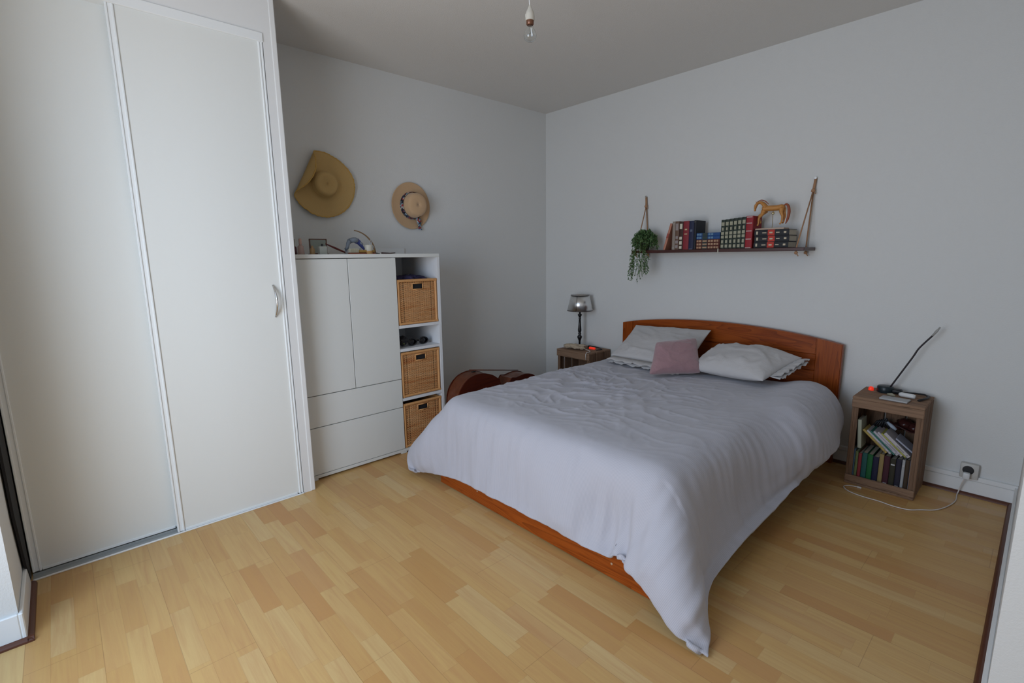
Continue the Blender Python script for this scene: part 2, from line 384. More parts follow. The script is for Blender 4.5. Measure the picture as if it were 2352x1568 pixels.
def sliding_door(x1, ya, yb, zb, handle=False):
    d = MB().box(x1 - 0.016, x1 - 0.004, ya + 0.004, yb - 0.004, zb, 2.27).build('door', M['closet'], wd)
    for y0, y1 in ((ya, ya + 0.028), (yb - 0.020, yb)):
        b = MB().box(x1 - 0.022, x1 - 0.002, y0, y1, zb - 0.004, 2.27, 0.002)
        b.box(x1 - 0.004, x1 + 0.002, y0, y0 + 0.008, zb - 0.004, 2.27, 0.002).box(x1 - 0.004, x1 + 0.002, y1 - 0.008, y1, zb - 0.004, 2.27, 0.002)
        b.build('door_stile', M['alu'], d)
    MB().box(x1 - 0.020, x1 - 0.001, ya + 0.03, yb - 0.03, zb - 0.004, zb + 0.006).build('bottom_rail', M['alu'], d)
    if handle:
        n = 13; pts = [(x1 - 0.003 + 0.030 * math.sin(PI * k / (n - 1)), -2.583 + 0.004 * math.sin(PI * k / (n - 1)), 0.975 + 0.16 * k / (n - 1)) for k in range(n)]
        MB().tube(pts, [0.0035 + 0.0025 * math.sin(PI * k / (n - 1)) for k in range(n)], 8, flat=1.3).build('handle', M['steel'], d, smooth=True)
sliding_door(0.530, -3.598, -3.078, 0.018)
sliding_door(0.5695, -3.105, -2.528, 0.0085, True)

def rebase(g):
    for ch in g.children: ch.location = -g.location
rebase(wd)

# ================================================================== CABINET UNIT
cb = thing('storage_cabinet', 'white tall cabinet with two doors, two drawers and an open basket column', 'cabinet', (0.24, -1.97, 0))
x0, x1, yl, ym, yr_, zt = 0.015, 0.471, -2.445, -1.832, -1.513, 1.286
MB().box(x0, x1 + 0.002, yl, yr_, zt - 0.022, zt, 0.0015).build('top_board', M['laminate'], cb)
MB().box(x0, x1, yr_ - 0.018, yr_, 0.012, zt - 0.022).build('side_panel', M['cab_in'], cb)
MB().box(x0, x1 - 0.018, yl, yl + 0.018, 0.012, zt - 0.022).build('side_panel', M['laminate'], cb)
MB().box(x0, x1 - 0.0185, ym - 0.018, ym, 0.030, zt - 0.022).build('divider_panel', M['cab_in'], cb)
MB().box(x0, x1, yl + 0.018, yr_ - 0.018, 0.012, 0.030).build('bottom_board', M['laminate'], cb)
MB().box(x0, x0 + 0.006, yl + 0.018, yr_ - 0.018, 0.030, zt - 0.022).build('back_panel', M['cab_in'], cb)
for y0 in (yl, -1.862, yr_ - 0.04):
    MB().box(x0 + 0.02, x1, y0, y0 + 0.04, 0.0, 0.0118, 0.002).build('foot', M['laminate'], cb)
for z0, z1 in ((0.822, 0.840), (0.672, 0.690), (0.350, 0.368)):
    MB().box(x0 + 0.006, x1 - 0.001, ym, yr_ - 0.018, z0, z1).build('shelf', M['cab_in'], cb)
fx0, fx1 = x1 - 0.017, x1
for ya, yb, tag_ in ((yl + 0.002, -2.1435, 'door'), (-2.1395, -1.8345, 'door')):
    MB().box(fx0, fx1, ya, yb, 0.500, zt - 0.0255, 0.001).build('door', M['laminate'], cb)
for za, zb in ((0.314, 0.496), (0.033, 0.310)):
    dr = MB().box(fx0, fx1, yl + 0.002, -1.8345, za, zb, 0.001).build('drawer', M['laminate'], cb)
MB().box(x0 + 0.006, x0 + 0.008, -1.74, -1.733, 1.223, 1.230).build('screw_cap', M['dark'], cb)

rebase(cb)

# ---- rattan baskets
def basket(zb, hgt, label, depth=0.40, xf=0.468, tilt=0):
    ya, yb = ym + 0.004, yr_ - 0.022
    W = yb - ya
    g = thing('rattan_basket', label, 'basket', (xf - depth / 2, (ya + yb) / 2, zb), group='rattan baskets in the open column')
    mi = g.matrix_world.copy()
    def fix(o): o.location = (-(xf - depth / 2), -(ya + yb) / 2, -zb); return o
    r = 0.0085
    z0, z1 = zb + r, zb + hgt - r
    b = MB()
    for x_ in (xf - r, xf - depth + r):
        b.tube([(x_, ya + r, z0), (x_, ya + r, z1)], r, 8).tube([(x_, yb - r, z0), (x_, yb - r, z1)], r, 8)
        b.tube([(x_, ya + 0.002, z0), (x_, yb - 0.002, z0)], r, 8)
        b.tube([(x_, ya + 0.002, z1), (x_, yb - 0.002, z1)], r * 1.15, 8)
    for y_ in (ya + r, yb - r):
        b.tube([(xf, y_, z1), (xf - depth, y_, z1)], r, 8).tube([(xf, y_, z0), (xf - depth, y_, z0)], r, 8)
    fix(b.build('frame', M['rattan_frame'], g, smooth=True, angle=50))
    # woven front: strands over stakes, wide open slots near both edges, hand hole under the rim
    hy0, hy1 = (ya + yb) / 2 - 0.037, (ya + yb) / 2 + 0.040
    hz1 = z1 - 0.020; hz0 = hz1 - 0.034
    b = MB(); ns = int((z1 - z0 - 0.018) / 0.0062); stakes = 15
    for s_ in range(ns):
        z = z0 + 0.012 + s_ * 0.0062
        segs = [(ya + 0.018, yb - 0.018)]
        if hz0 - 0.003 < z < hz1 + 0.003: segs = [(ya + 0.018, hy0), (hy1, yb - 0.018)]
        for sa, sb in segs:
            n = max(6, int((sb - sa) / 0.0085)); pts = []; rr = []
            for k in range(n + 1):
                y = sa + (sb - sa) * k / n
                e = min(y - (ya + 0.018), (yb - 0.018) - y)
                slot = 1.0 if 0.018 < e < 0.034 else 0.0
                pts.append((xf - 0.010 + 0.0022 * math.sin((y - ya) / (W / stakes) * PI + PI * (s_ % 2)) , y, z + 0.0004 * math.sin(y * 90 + s_)))
                rr.append(0.0018 if slot else 0.0031)
            b.tube(pts, rr, 5)
    fix(b.build('woven_panel', M['rattan'], g, smooth=True))
    b = MB()
    for k in range(stakes + 1):
        y = ya + 0.02 + (W - 0.04) * k / stakes
        for za_, zb_ in ([(z0, z1)] if not (hy0 < y < hy1) else [(z0, hz0), (hz1, z1)]):
            b.tube([(xf - 0.010, y, za_), (xf - 0.010, y, zb_)], 0.0023, 5)
    for y_, za_, zb_ in ((hy0, hz0 - 0.004, hz1 + 0.004), (hy1, hz0 - 0.004, hz1 + 0.004)):
        b.tube([(xf - 0.008, y_, za_), (xf - 0.008, y_, zb_)], 0.004, 6)
    b.tube([(xf - 0.008, hy0, hz0 - 0.002), (xf - 0.008, hy1, hz0 - 0.002)], 0.004, 6).tube([(xf - 0.008, hy0, hz1 + 0.002), (xf - 0.008, hy1, hz1 + 0.002)], 0.004, 6)
    fix(b.build('stakes', M['rattan_frame'], g, smooth=True))
    b = MB().box(xf - depth + 0.010, xf - 0.018, ya + 0.006, ya + 0.009, zb + 0.008, zb + hgt - 0.016).box(xf - depth + 0.010, xf - 0.018, yb - 0.009, yb - 0.006, zb + 0.008, zb + hgt - 0.016)
    b.box(xf - depth + 0.006, xf - depth + 0.010, ya + 0.006, yb - 0.006, zb + 0.008, zb + hgt - 0.016).box(xf - depth + 0.01, xf - 0.018, ya + 0.009, yb - 0.009, zb + 0.008, zb + 0.012)
    fix(b.build('woven_sides', M['rattan'], g))
    fix(MB().box(xf - 0.0185, xf - 0.0155, ya + 0.012, yb - 0.012, zb + 0.012, zb + hgt - 0.022).build('inside_shade_panel', M['dark'], g))  # black panel paints the unlit basket inside behind the strands
    return g
basket(0.8405, 0.286, 'large rattan basket on the upper shelf with dark clothes on top')
basket(0.3690, 0.296, 'rattan basket in the middle under the small shelf with sunglasses')
basket(0.0308, 0.296, 'rattan basket at the bottom beside the bed corner')
def blob(b, c, r, seed=0, amp=0.18, sq=(1, 1, 1), sub=3, fr=6.0):
    rr = bmesh.ops.create_icosphere(b.bm, subdivisions=sub, radius=1.0)
    for v in rr['verts']:
        d = v.co.normalized(); k = 1 + amp * noise.noise(Vector((d.x * 1.7 + seed, d.y * 1.7, d.z * 1.7 + seed * .3)) * (fr / 4))
        v.co = Vector((c[0] + d.x * r * k * sq[0], c[1] + d.y * r * k * sq[1], c[2] + d.z * r * k * sq[2]))
    return b
clo = MB()
for k, (y_, r_, z_) in enumerate(((-1.776, 0.032, 1.128), (-1.740, 0.030, 1.130), (-1.70, 0.042, 1.126), (-1.65, 0.040, 1.128), (-1.60, 0.036, 1.122))):
    blob(clo, (0.34 - 0.01 * (k % 2), y_, z_), r_, k, 0.35, (2.2, 1.2, 0.62))
tag(clo.build('folded_clothes', flat('dark_violet_cloth', (0.035, 0.028, 0.075), 0.95), smooth=True), 'dark violet clothes heaped out of the top of the upper basket', 'clothes', kind='stuff')
# black things on the small shelf
g = thing('camera_pouch', 'small black pouch on the middle shelf beside the cabinet door', 'pouch', (0.40, -1.775, 0.6915))
o = MB(); blob(o, (0, 0, 0.040), 0.034, 3, 0.25, (1.1, 1.0, 0.95)); o.build('pouch_body', M['black'], g, smooth=True)
MB().box(0.022, 0.042, -0.032, 0.030, 0.040, 0.056, 0.006, seg=2).build('flap', M['black'], g, smooth=True)
MB().tube([(0.038, -0.012, 0.03), (0.042, -0.010, 0.022)], 0.003, 6).build('clasp', flat('olive_clasp', (0.12, 0.14, 0.02)), g)
g = thing('sunglasses', 'black sunglasses lying folded on the middle cabinet shelf', 'sunglasses', (0.405, -1.665, 0.690), 0.1)
for s_ in (-1, 1):
    o = MB(); pts = [(0.012 * abs(math.cos(a)) * 0.6, s_ * 0.046 + 0.036 * math.cos(a), 0.026 + 0.022 * math.sin(a)) for a in [2 * PI * k / 16 for k in range(17)]]
    o.tube(pts, 0.004, 6); o.build('rim', M['black'], g, smooth=True)
    o = MB().lathe([(0.001, 0.0), (0.034, -0.002), (0.034, 0.0), (0.001, 0.002)], 20, T(0.004, s_ * 0.046, 0.026) @ RY(90) @ Matrix.Diagonal((0.62, 1, 1, 1)))
    o.build('lens', flat('dark_lens', (0.006, 0.006, 0.008), 0.08), g, smooth=True)
    MB().tube([(0.0, s_ * 0.08, 0.034), (-0.05, s_ * 0.084, 0.022), (-0.10, s_ * 0.05, 0.005)], 0.004, 6).build('temple', M['black'], g, smooth=True)
MB().tube([(0.002, -0.012, 0.034), (0.006, 0, 0.037), (0.002, 0.012, 0.034)], 0.003, 6).build('bridge', M['black'], g)
# ---- bits on top of the cabinet (top at z 1.286)
ZC = 1.286
def bottle(name, label, loc, prof, m, cap=None, group=None, sq=None):
    g = thing(name, label, 'bottle', loc, group=group)
    if sq: MB().box(-sq[0], sq[0], -sq[1], sq[1], 0, sq[2], 0.003, seg=2).build('bottle_body', m, g, smooth=True, angle=40)
    else: MB().lathe(prof, 20).build('bottle_body', m, g, smooth=True, angle=50)
    if cap: MB().lathe([(cap[0], cap[1]), (cap[0], cap[2] - 0.002), (cap[0] * 0.8, cap[2])], 16).build('cap', cap[3], g, smooth=True, angle=50)
    return g
bottle('nail_polish_bottle', 'small dark wine-red bottle next to the wardrobe jamb on the cabinet', (0.36, -2.395, ZC), [(0.016, 0), (0.017, 0.004), (0.016, 0.040), (0.008, 0.047)], flat('wine_glass', (0.06, 0.006, 0.012), 0.15), (0.008, 0.047, 0.085, flat('olive_cap', (0.16, 0.14, 0.05))))
bottle('perfume_bottle', 'pale pink perfume bottle standing on the white cabinet', (0.30, -2.335, ZC), [(0.018, 0), (0.019, 0.004), (0.016, 0.046), (0.010, 0.052), (0.006, 0.056)], flat('pale_pink_glass', (0.52, 0.36, 0.32), 0.15), (0.008, 0.056, 0.090, flat('rose_cap', (0.62, 0.38, 0.32), 0.3)))
bottle('amber_bottle', 'tiny amber bottle between the pink perfume and the square glass bottle', (0.34, -2.285, ZC), [(0.013, 0), (0.014, 0.003), (0.013, 0.032), (0.006, 0.040), (0.006, 0.050)], flat('amber_glass', (0.42, 0.26, 0.12), 0.15))
bottle('square_glass_bottle', 'clear square glass bottle with black cap on the cabinet', (0.36, -2.235, ZC), None, flat('greenish_grey_glass', (0.42, 0.43, 0.38), 0.08), (0.006, 0.046, 0.060, M['black']), sq=(0.016, 0.022, 0.046))
g = thing('glass_trinket_box', 'small glass trinket box standing upright with brown metal edges', 'box', (0.22, -2.20, ZC))
MB().box(-0.002, 0.002, -0.050, 0.045, 0.012, 0.086).build('glass_panel', flat('grey_green_glass', (0.30, 0.34, 0.30), 0.1), g)
b = MB()
for z_ in (0.008, 0.090): b.box(-0.004, 0.004, -0.054, 0.049, z_ - 0.003, z_ + 0.003)
for y_ in (-0.052, 0.047): b.box(-0.004, 0.004, y_ - 0.003, y_ + 0.003, 0.008, 0.09)
b.box(-0.03, 0.03, -0.054, 0.049, 0.0, 0.006)
b.build('metal_edges', flat('brown_metal', (0.14, 0.07, 0.045), 0.4), g)
g = thing('hair_comb', 'dark red folded comb leaning on the cabinet between bottle and brush', 'comb', (0.30, -2.105, ZC))
MB().tube([(0, -0.085, 0.062), (0, -0.03, 0.038), (0, 0.03, 0.012)], [0.005, 0.009, 0.0075], 8, flat=0.7).build('handle', flat('dark_red_brown_plastic', (0.11, 0.014, 0.010), 0.3), g, smooth=True)
MB().tube([(0, 0.03, 0.011), (0, 0.055, 0.006)], [0.005, 0.003], 6).build('tip', flat('grey_tip', (0.35, 0.32, 0.30)), g, smooth=True)
g = thing('hair_brush', 'wooden hairbrush with pale bristles lying on the cabinet', 'brush', (0.32, -2.00, ZC))
MB().box(-0.014, 0.014, -0.062, 0.110, 0.0, 0.010, 0.004, seg=2).build('brush_base', flat('red_brown_wood', (0.22, 0.05, 0.02), 0.35), g, smooth=True, angle=40)
MB().box(-0.012, 0.012, 0.002, 0.105, 0.010, 0.026, 0.005, seg=2).build('handle', flat('olive_gold_wood', (0.38, 0.22, 0.05), 0.4), g, smooth=True, angle=40)
b = MB()
for i in range(12):
    for j in range(4):
        y_ = -0.054 + i * 0.0048; b.tube([(-0.010 + j * 0.0066, y_, 0.010), (-0.010 + j * 0.0066, y_ + 0.0006, 0.034)], 0.0013, 4)
tag(b.build('bristles', flat('cream_bristles', (0.62, 0.56, 0.40)), g), None, kind='stuff')
# ceramic dish with blue folded cloth, jar and curved horn
g = thing('silk_scrunchie', 'blue and white folded silk scrunchie behind the brush', 'hair tie', (0.22, -1.975, ZC))
b = MB(); n = 14
pts = [(0.01 * math.sin(k), -0.06 + 0.11 * k / n, 0.034 + 0.055 * math.sin(PI * (0.10 + 0.75 * k / n)) - 0.02 * (k < 2)) for k in range(n + 1)]
b.tube(pts, [0.009 + 0.008 * math.sin(PI * k / n) for k in range(n + 1)], 8); b.build('cloth_loop', flat('dusty_blue_silk', (0.22, 0.25, 0.29), 0.4), g, smooth=True)
MB().tube([pts[8], pts[10], pts[12], (0.02, 0.055, 0.03)], [0.012, 0.019, 0.015, 0.006], 8).build('blue_fold', flat('cobalt_silk', (0.07, 0.09, 0.30), 0.4), g, smooth=True)
MB().tube([(-0.01, -0.055, 0.0), (-0.01, -0.05, 0.035)], 0.008, 8).build('stand', flat('bluish_grey', (0.35, 0.38, 0.42)), g, smooth=True)
g = thing('cream_jar', 'small cream jar with an orange gold base beside the horn', 'jar', (0.32, -1.930, ZC))
MB().lathe([(0.022, 0.020), (0.023, 0.024), (0.023, 0.052), (0.020, 0.056)], 24).build('jar_lid', flat('ivory', (0.66, 0.61, 0.50), 0.35), g, smooth=True, angle=50)
MB().lathe([(0.020, 0.0), (0.024, 0.004), (0.024, 0.020)], 24).build('jar_body', flat('gold_orange_glaze', (0.60, 0.33, 0.12), 0.2), g, smooth=True, angle=50)
g = thing('curved_horn', 'thin brown curved horn stand arching up from the cabinet', 'ornament', (0.20, -1.86, ZC))
n = 14; pts = []
for k in range(n + 1):
    t_ = k / n; a = t_ * 1.45
    pts.append((0.0, 0.035 - 0.155 * (1 - math.cos(a)) , 0.0 + 0.150 * math.sin(a)))
MB().tube(pts, [0.007 - 0.004 * k / n for k in range(n + 1)], 8).build('horn', flat('brown_horn', (0.26, 0.15, 0.07), 0.35), g, smooth=True)
MB().lathe([(0.030, 0), (0.030, 0.006), (0.012, 0.010)], 20, T(0, 0.035, 0)).build('base', flat('dark_base', (0.04, 0.025, 0.02)), g, smooth=True, angle=50)
MB().tube([(0.003, 0.02, 0.008), (0.003, -0.005, 0.05), (0.003, 0.005, 0.10), (0.003, 0.012, 0.06), (0.003, 0.03, 0.04)], 0.0035, 6).build('white_loop', flat('white_thread', (0.62, 0.62, 0.60)), g, smooth=True)
tag(MB().tube([(0.34, -1.855, ZC + 0.006), (0.35, -1.80, ZC + 0.004), (0.35, -1.765, ZC + 0.007)], [0.006, 0.004, 0.0025], 6).build('makeup_brush', flat('dark_brush', (0.05, 0.02, 0.015)), smooth=True), 'thin dark makeup brush lying right of the horn', 'brush')
tag(MB().box(0.004, 0.016, -1.83, -1.50, ZC + 0.0005, ZC + 0.044, 0.001).build('white_canvas', M['white_plastic']), 'flat white panel leaning on the wall at the back of the cabinet', 'panel')

# ================================================================== HATS
def roll(p, n2, d0, r, amax):
    """fold the part of a brim beyond the line n2.p = d0 towards the viewer"""
    s = p[0] * n2[0] + p[1] * n2[1] - d0
    if s <= 0: return (p[0], p[1], p[2])
    a = min(s / r, amax); rest = max(0, s - r * amax)
    ds = r * math.sin(a) + rest * math.cos(a); dz = r * (1 - math.cos(a)) + rest * math.sin(a)
    return (p[0] + n2[0] * (ds - s), p[1] + n2[1] * (ds - s), p[2] + dz)
hat_m = basis((0, 1, 0), (0, 0, 1), (1, 0, 0), (0.008, -2.062, 1.722))
g = thing('straw_sun_hat', 'large floppy golden straw hat hanging on the wall with folded brim', 'hat', mtx=hat_m)
def hat_rows(prof, n, fold=None, wav=0.0, edge=0):
    rows, uvs = [], []
    for r, z in prof:
        row, uv = [], []
        for k in range(n):
            a = 2 * PI * k / n
            rr = r * (1 + (0.020 * math.cos(2 * a + 0.9) + 0.018 * math.cos(3 * a)) * (r / 0.23) ** 2 * (wav > 0))
            zz = z + wav * (r / 0.23) ** 2 * (0.6 + math.sin(3 * a + 1.0) + 0.6 * math.sin(5 * a)) * 0.5
            p = (rr * math.cos(a), rr * math.sin(a), max(0.003, zz))
            if fold: p = roll(p, *fold)
            row.append(p); uv.append((r / 0.23, k / n))
        rows.append(row); uvs.append(uv)
    return rows, uvs
prof = [(0.0006, 0.076), (0.02, 0.077), (0.036, 0.082), (0.050, 0.086), (0.063, 0.082), (0.072, 0.064), (0.080, 0.032), (0.088, 0.018), (0.10, 0.014)] + [(0.10 + 0.0092 * k, 0.014) for k in range(1, 12)]
nn = (-math.cos(R(27)), math.sin(R(27)))
fold = (nn, 0.112, 0.022, 2.65)
rw, uv = hat_rows(prof, 96, fold, 0.016)
o = MB().grid(rw, True, uvs=uv).build('straw_body', M['straw'], g, smooth=True)
s_ = o.modifiers.new('thick', 'SOLIDIFY'); s_.thickness = 0.004; s_.offset = 0
rw, uv = hat_rows([(0.200, 0.014)], 160, fold, 0.016)
pts = [Vector(p) + Vector((random.Random(k).uniform(-.002, .002),) * 2 + (0.001,)) for k, p in enumerate(rw[0])]
MB().tube(pts + pts[:1], [0.0026 + 0.0022 * random.Random(k + 9).random() for k in range(161)], 6).build('frayed_edge', M['straw_edge'], g, smooth=True)
hat_m2 = basis((0, 1, 0), (0, 0, 1), (1, 0, 0), (0.008, -1.425, 1.630))
g = thing('felt_hat', 'smaller sand-coloured felt hat on the wall with a patterned scarf band', 'hat', mtx=hat_m2 @ RZ(0) )
prof = [(0.0006, 0.1065), (0.03, 0.1065), (0.055, 0.105), (0.070, 0.100), (0.078, 0.088), (0.084, 0.040), (0.087, 0.006), (0.095, 0.004), (0.152, 0.006), (0.156, 0.008)]
rw, uv = hat_rows(prof, 72)
rw = [[(x * 1.0, y * 1.04, z) for x, y, z in r] for r in rw]
o = MB().grid(rw, True, uvs=uv).build('felt_body', M['felt'], g, smooth=True)
s_ = o.modifiers.new('thick', 'SOLIDIFY'); s_.thickness = 0.004; s_.offset = 1
rows = [[((0.0895 + dr) * math.cos(2 * PI * k / 64), (0.0895 + dr) * 1.04 * math.sin(2 * PI * k / 64), z) for k in range(64)] for z, dr in ((0.008, 0.003), (0.022, 0.004), (0.036, 0.001), (0.044, -0.001))]
MB().grid(rows, True).build('scarf_band', M['scarf'], g, smooth=True)
b = MB().grid([[(0.040 - 0.006 * t_ + sx_ * 0.015 * (1 + 0.3 * math.sin(3 * t_ * 2)) + 0.028 * t_, -0.088 - 0.082 * t_, 0.030 - 0.012 * t_ + 0.004 * math.sin(6 * t_ + sx_)) for sx_ in (-1, -0.3, 0.3, 1)] for t_ in [k / 8 for k in range(9)]])
o = b.build('scarf_tail', M['scarf'], g, smooth=True); s_ = o.modifiers.new('thick', 'SOLIDIFY'); s_.thickness = 0.003
MB().lathe([(0.010, -0.008), (0.014, 0), (0.010, 0.008)], 12, T(0.034, -0.090, 0.030)).build('scarf_knot', M['scarf'], g, smooth=True)

# ================================================================== HANGING BULB
g = thing('pendant_bulb', 'bare glass bulb on a white cord hanging from the ceiling', 'lamp', (1.618, -1.8, 2.143))
MB().tube([(0, 0, 0.124), (-0.004, 0, 0.17), (-0.008, 0, 0.22), (0, 0, H - 2.143)], 0.0028, 6).build('cord', M['white_plastic'], g, smooth=True)
MB().lathe([(0.004, 0.137), (0.007, 0.128), (0.017, 0.108), (0.019, 0.100), (0.019, 0.078)], 24).build('socket', flat('ivory_bakelite', (0.66, 0.62, 0.54), 0.35), g, smooth=True, angle=50)
MB().box(-0.024, -0.016, -0.004, 0.004, 0.098, 0.110).build('cord_clip', M['white_plastic'], g)
MB().lathe([(0.0155, 0.078), (0.0155, 0.064), (0.012, 0.060)], 20).build('screw_base', flat('brass_thread', (0.22, 0.10, 0.06), 0.3, 0.6), g, smooth=True, angle=50)
o = MB().lathe([(0.0118, 0.062), (0.014, 0.052), (0.024, 0.034), (0.027, 0.022), (0.024, 0.008), (0.014, 0.001), (0.002, 0.0)], 28).build('glass_bulb', M['glass'], g, smooth=True)
s_ = o.modifiers.new('thick', 'SOLIDIFY'); s_.thickness = 0.0008
MB().tube([(0, 0, 0.062), (0, 0, 0.040), (0.004, 0, 0.030), (-0.004, 0, 0.027), (0.0, 0, 0.038)], 0.0012, 5).build('filament', flat('grey_wire', (0.3, 0.3, 0.28), 0.4, 0.6), g)
# ================================================================== BED
bed = thing('wooden_bed', 'double bed of orange varnished pine with an arched headboard', 'bed', (1.66, -1.0, 0))
def bp(name, b, m, **kw):
    o = b.build(name, M[m], bed, **kw); o.location = (-1.66, 1.0, 0); return o
HX0, HX1 = 0.908, 2.430
def arch(x):
    t_ = (x - HX0) / (HX1 - HX0)
    return 0.726 + 0.072 * (1 - (2 * t_ - 1) ** 2) ** 0.9 if 0 < t_ < 1 else 0.726
def arch_piece(xa, xb, z0, y0, y1, n=24):
    xs_ = [xa + (xb - xa) * k / n for k in range(n + 1)]
    out = [(xa, z0), (xb, z0)] + [(x, arch(x)) for x in xs_[::-1]]
    return MB().prism(out, -y1, -y0, Matrix(((1, 0, 0, 0), (0, 0, -1, 0), (0, 1, 0, 0), (0, 0, 0, 1))), 0.004)
bp('headboard_stile', arch_piece(HX0, HX0 + 0.095, 0.0, -0.062, -0.025), 'pine_z')
bp('headboard_stile', arch_piece(HX1 - 0.135, HX1, 0.0, -0.062, -0.025), 'pine_z')
zr = 0.655
bp('headboard_top_rail', arch_piece(HX0 + 0.096, HX1 - 0.136, zr, -0.061, -0.027), 'pine_x')
for k in range(3):
    bp('headboard_plank', MB().box(HX0 + 0.096, HX1 - 0.136, -0.056, -0.032, 0.350 + k * 0.1015, 0.450 + k * 0.1015, 0.0025), 'pine_x')
bp('side_rail', MB().box(0.972, 0.997, -1.849, -0.064, 0.15, 0.32, 0.003), 'pine_y')
bp('side_rail', MB().box(2.322, 2.347, -1.849, -0.064, 0.15, 0.32, 0.003), 'pine_y')
bp('foot_rail', MB().box(0.972, 2.347, -1.872, -1.850, 0.122, 0.30, 0.003), 'pine_x')
dr = bp('trundle_drawer', MB().box(0.996, 2.352, -1.918, -1.896, 0.008, 0.118, 0.003).box(1.02, 2.33, -1.894, -1.30, 0.02, 0.036), 'pine_x')
for x_ in (1.33, 2.17):
    o = MB().lathe([(0.005, 0), (0.005, 0.0015), (0.003, 0.002)], 12, T(x_, -1.918, 0.072) @ RX(90)).build('screw_head', flat('pale_brass', (0.6, 0.45, 0.3), 0.3, 0.5), dr)
for x_, y_ in ((0.985, -1.84), (2.315, -1.84), (0.985, -0.10), (2.315, -0.10)):
    bp('leg', MB().box(x_, x_ + 0.022, y_ - 0.008, y_ + 0.035, 0.0, 0.15, 0.002), 'pine_z')
bp('slat_base', MB().box(0.998, 2.321, -1.848, -0.066, 0.20, 0.225), 'pine_x')
mt = thing('mattress', 'white mattress in the pine bed mostly hidden under the duvet', 'mattress', (1.66, -0.98, 0.226))
MB().box(-0.655, 0.655, -0.860, 0.908, 0.0, 0.205, 0.05, seg=4).build('fitted_sheet', M['pillow'], mt, smooth=True)

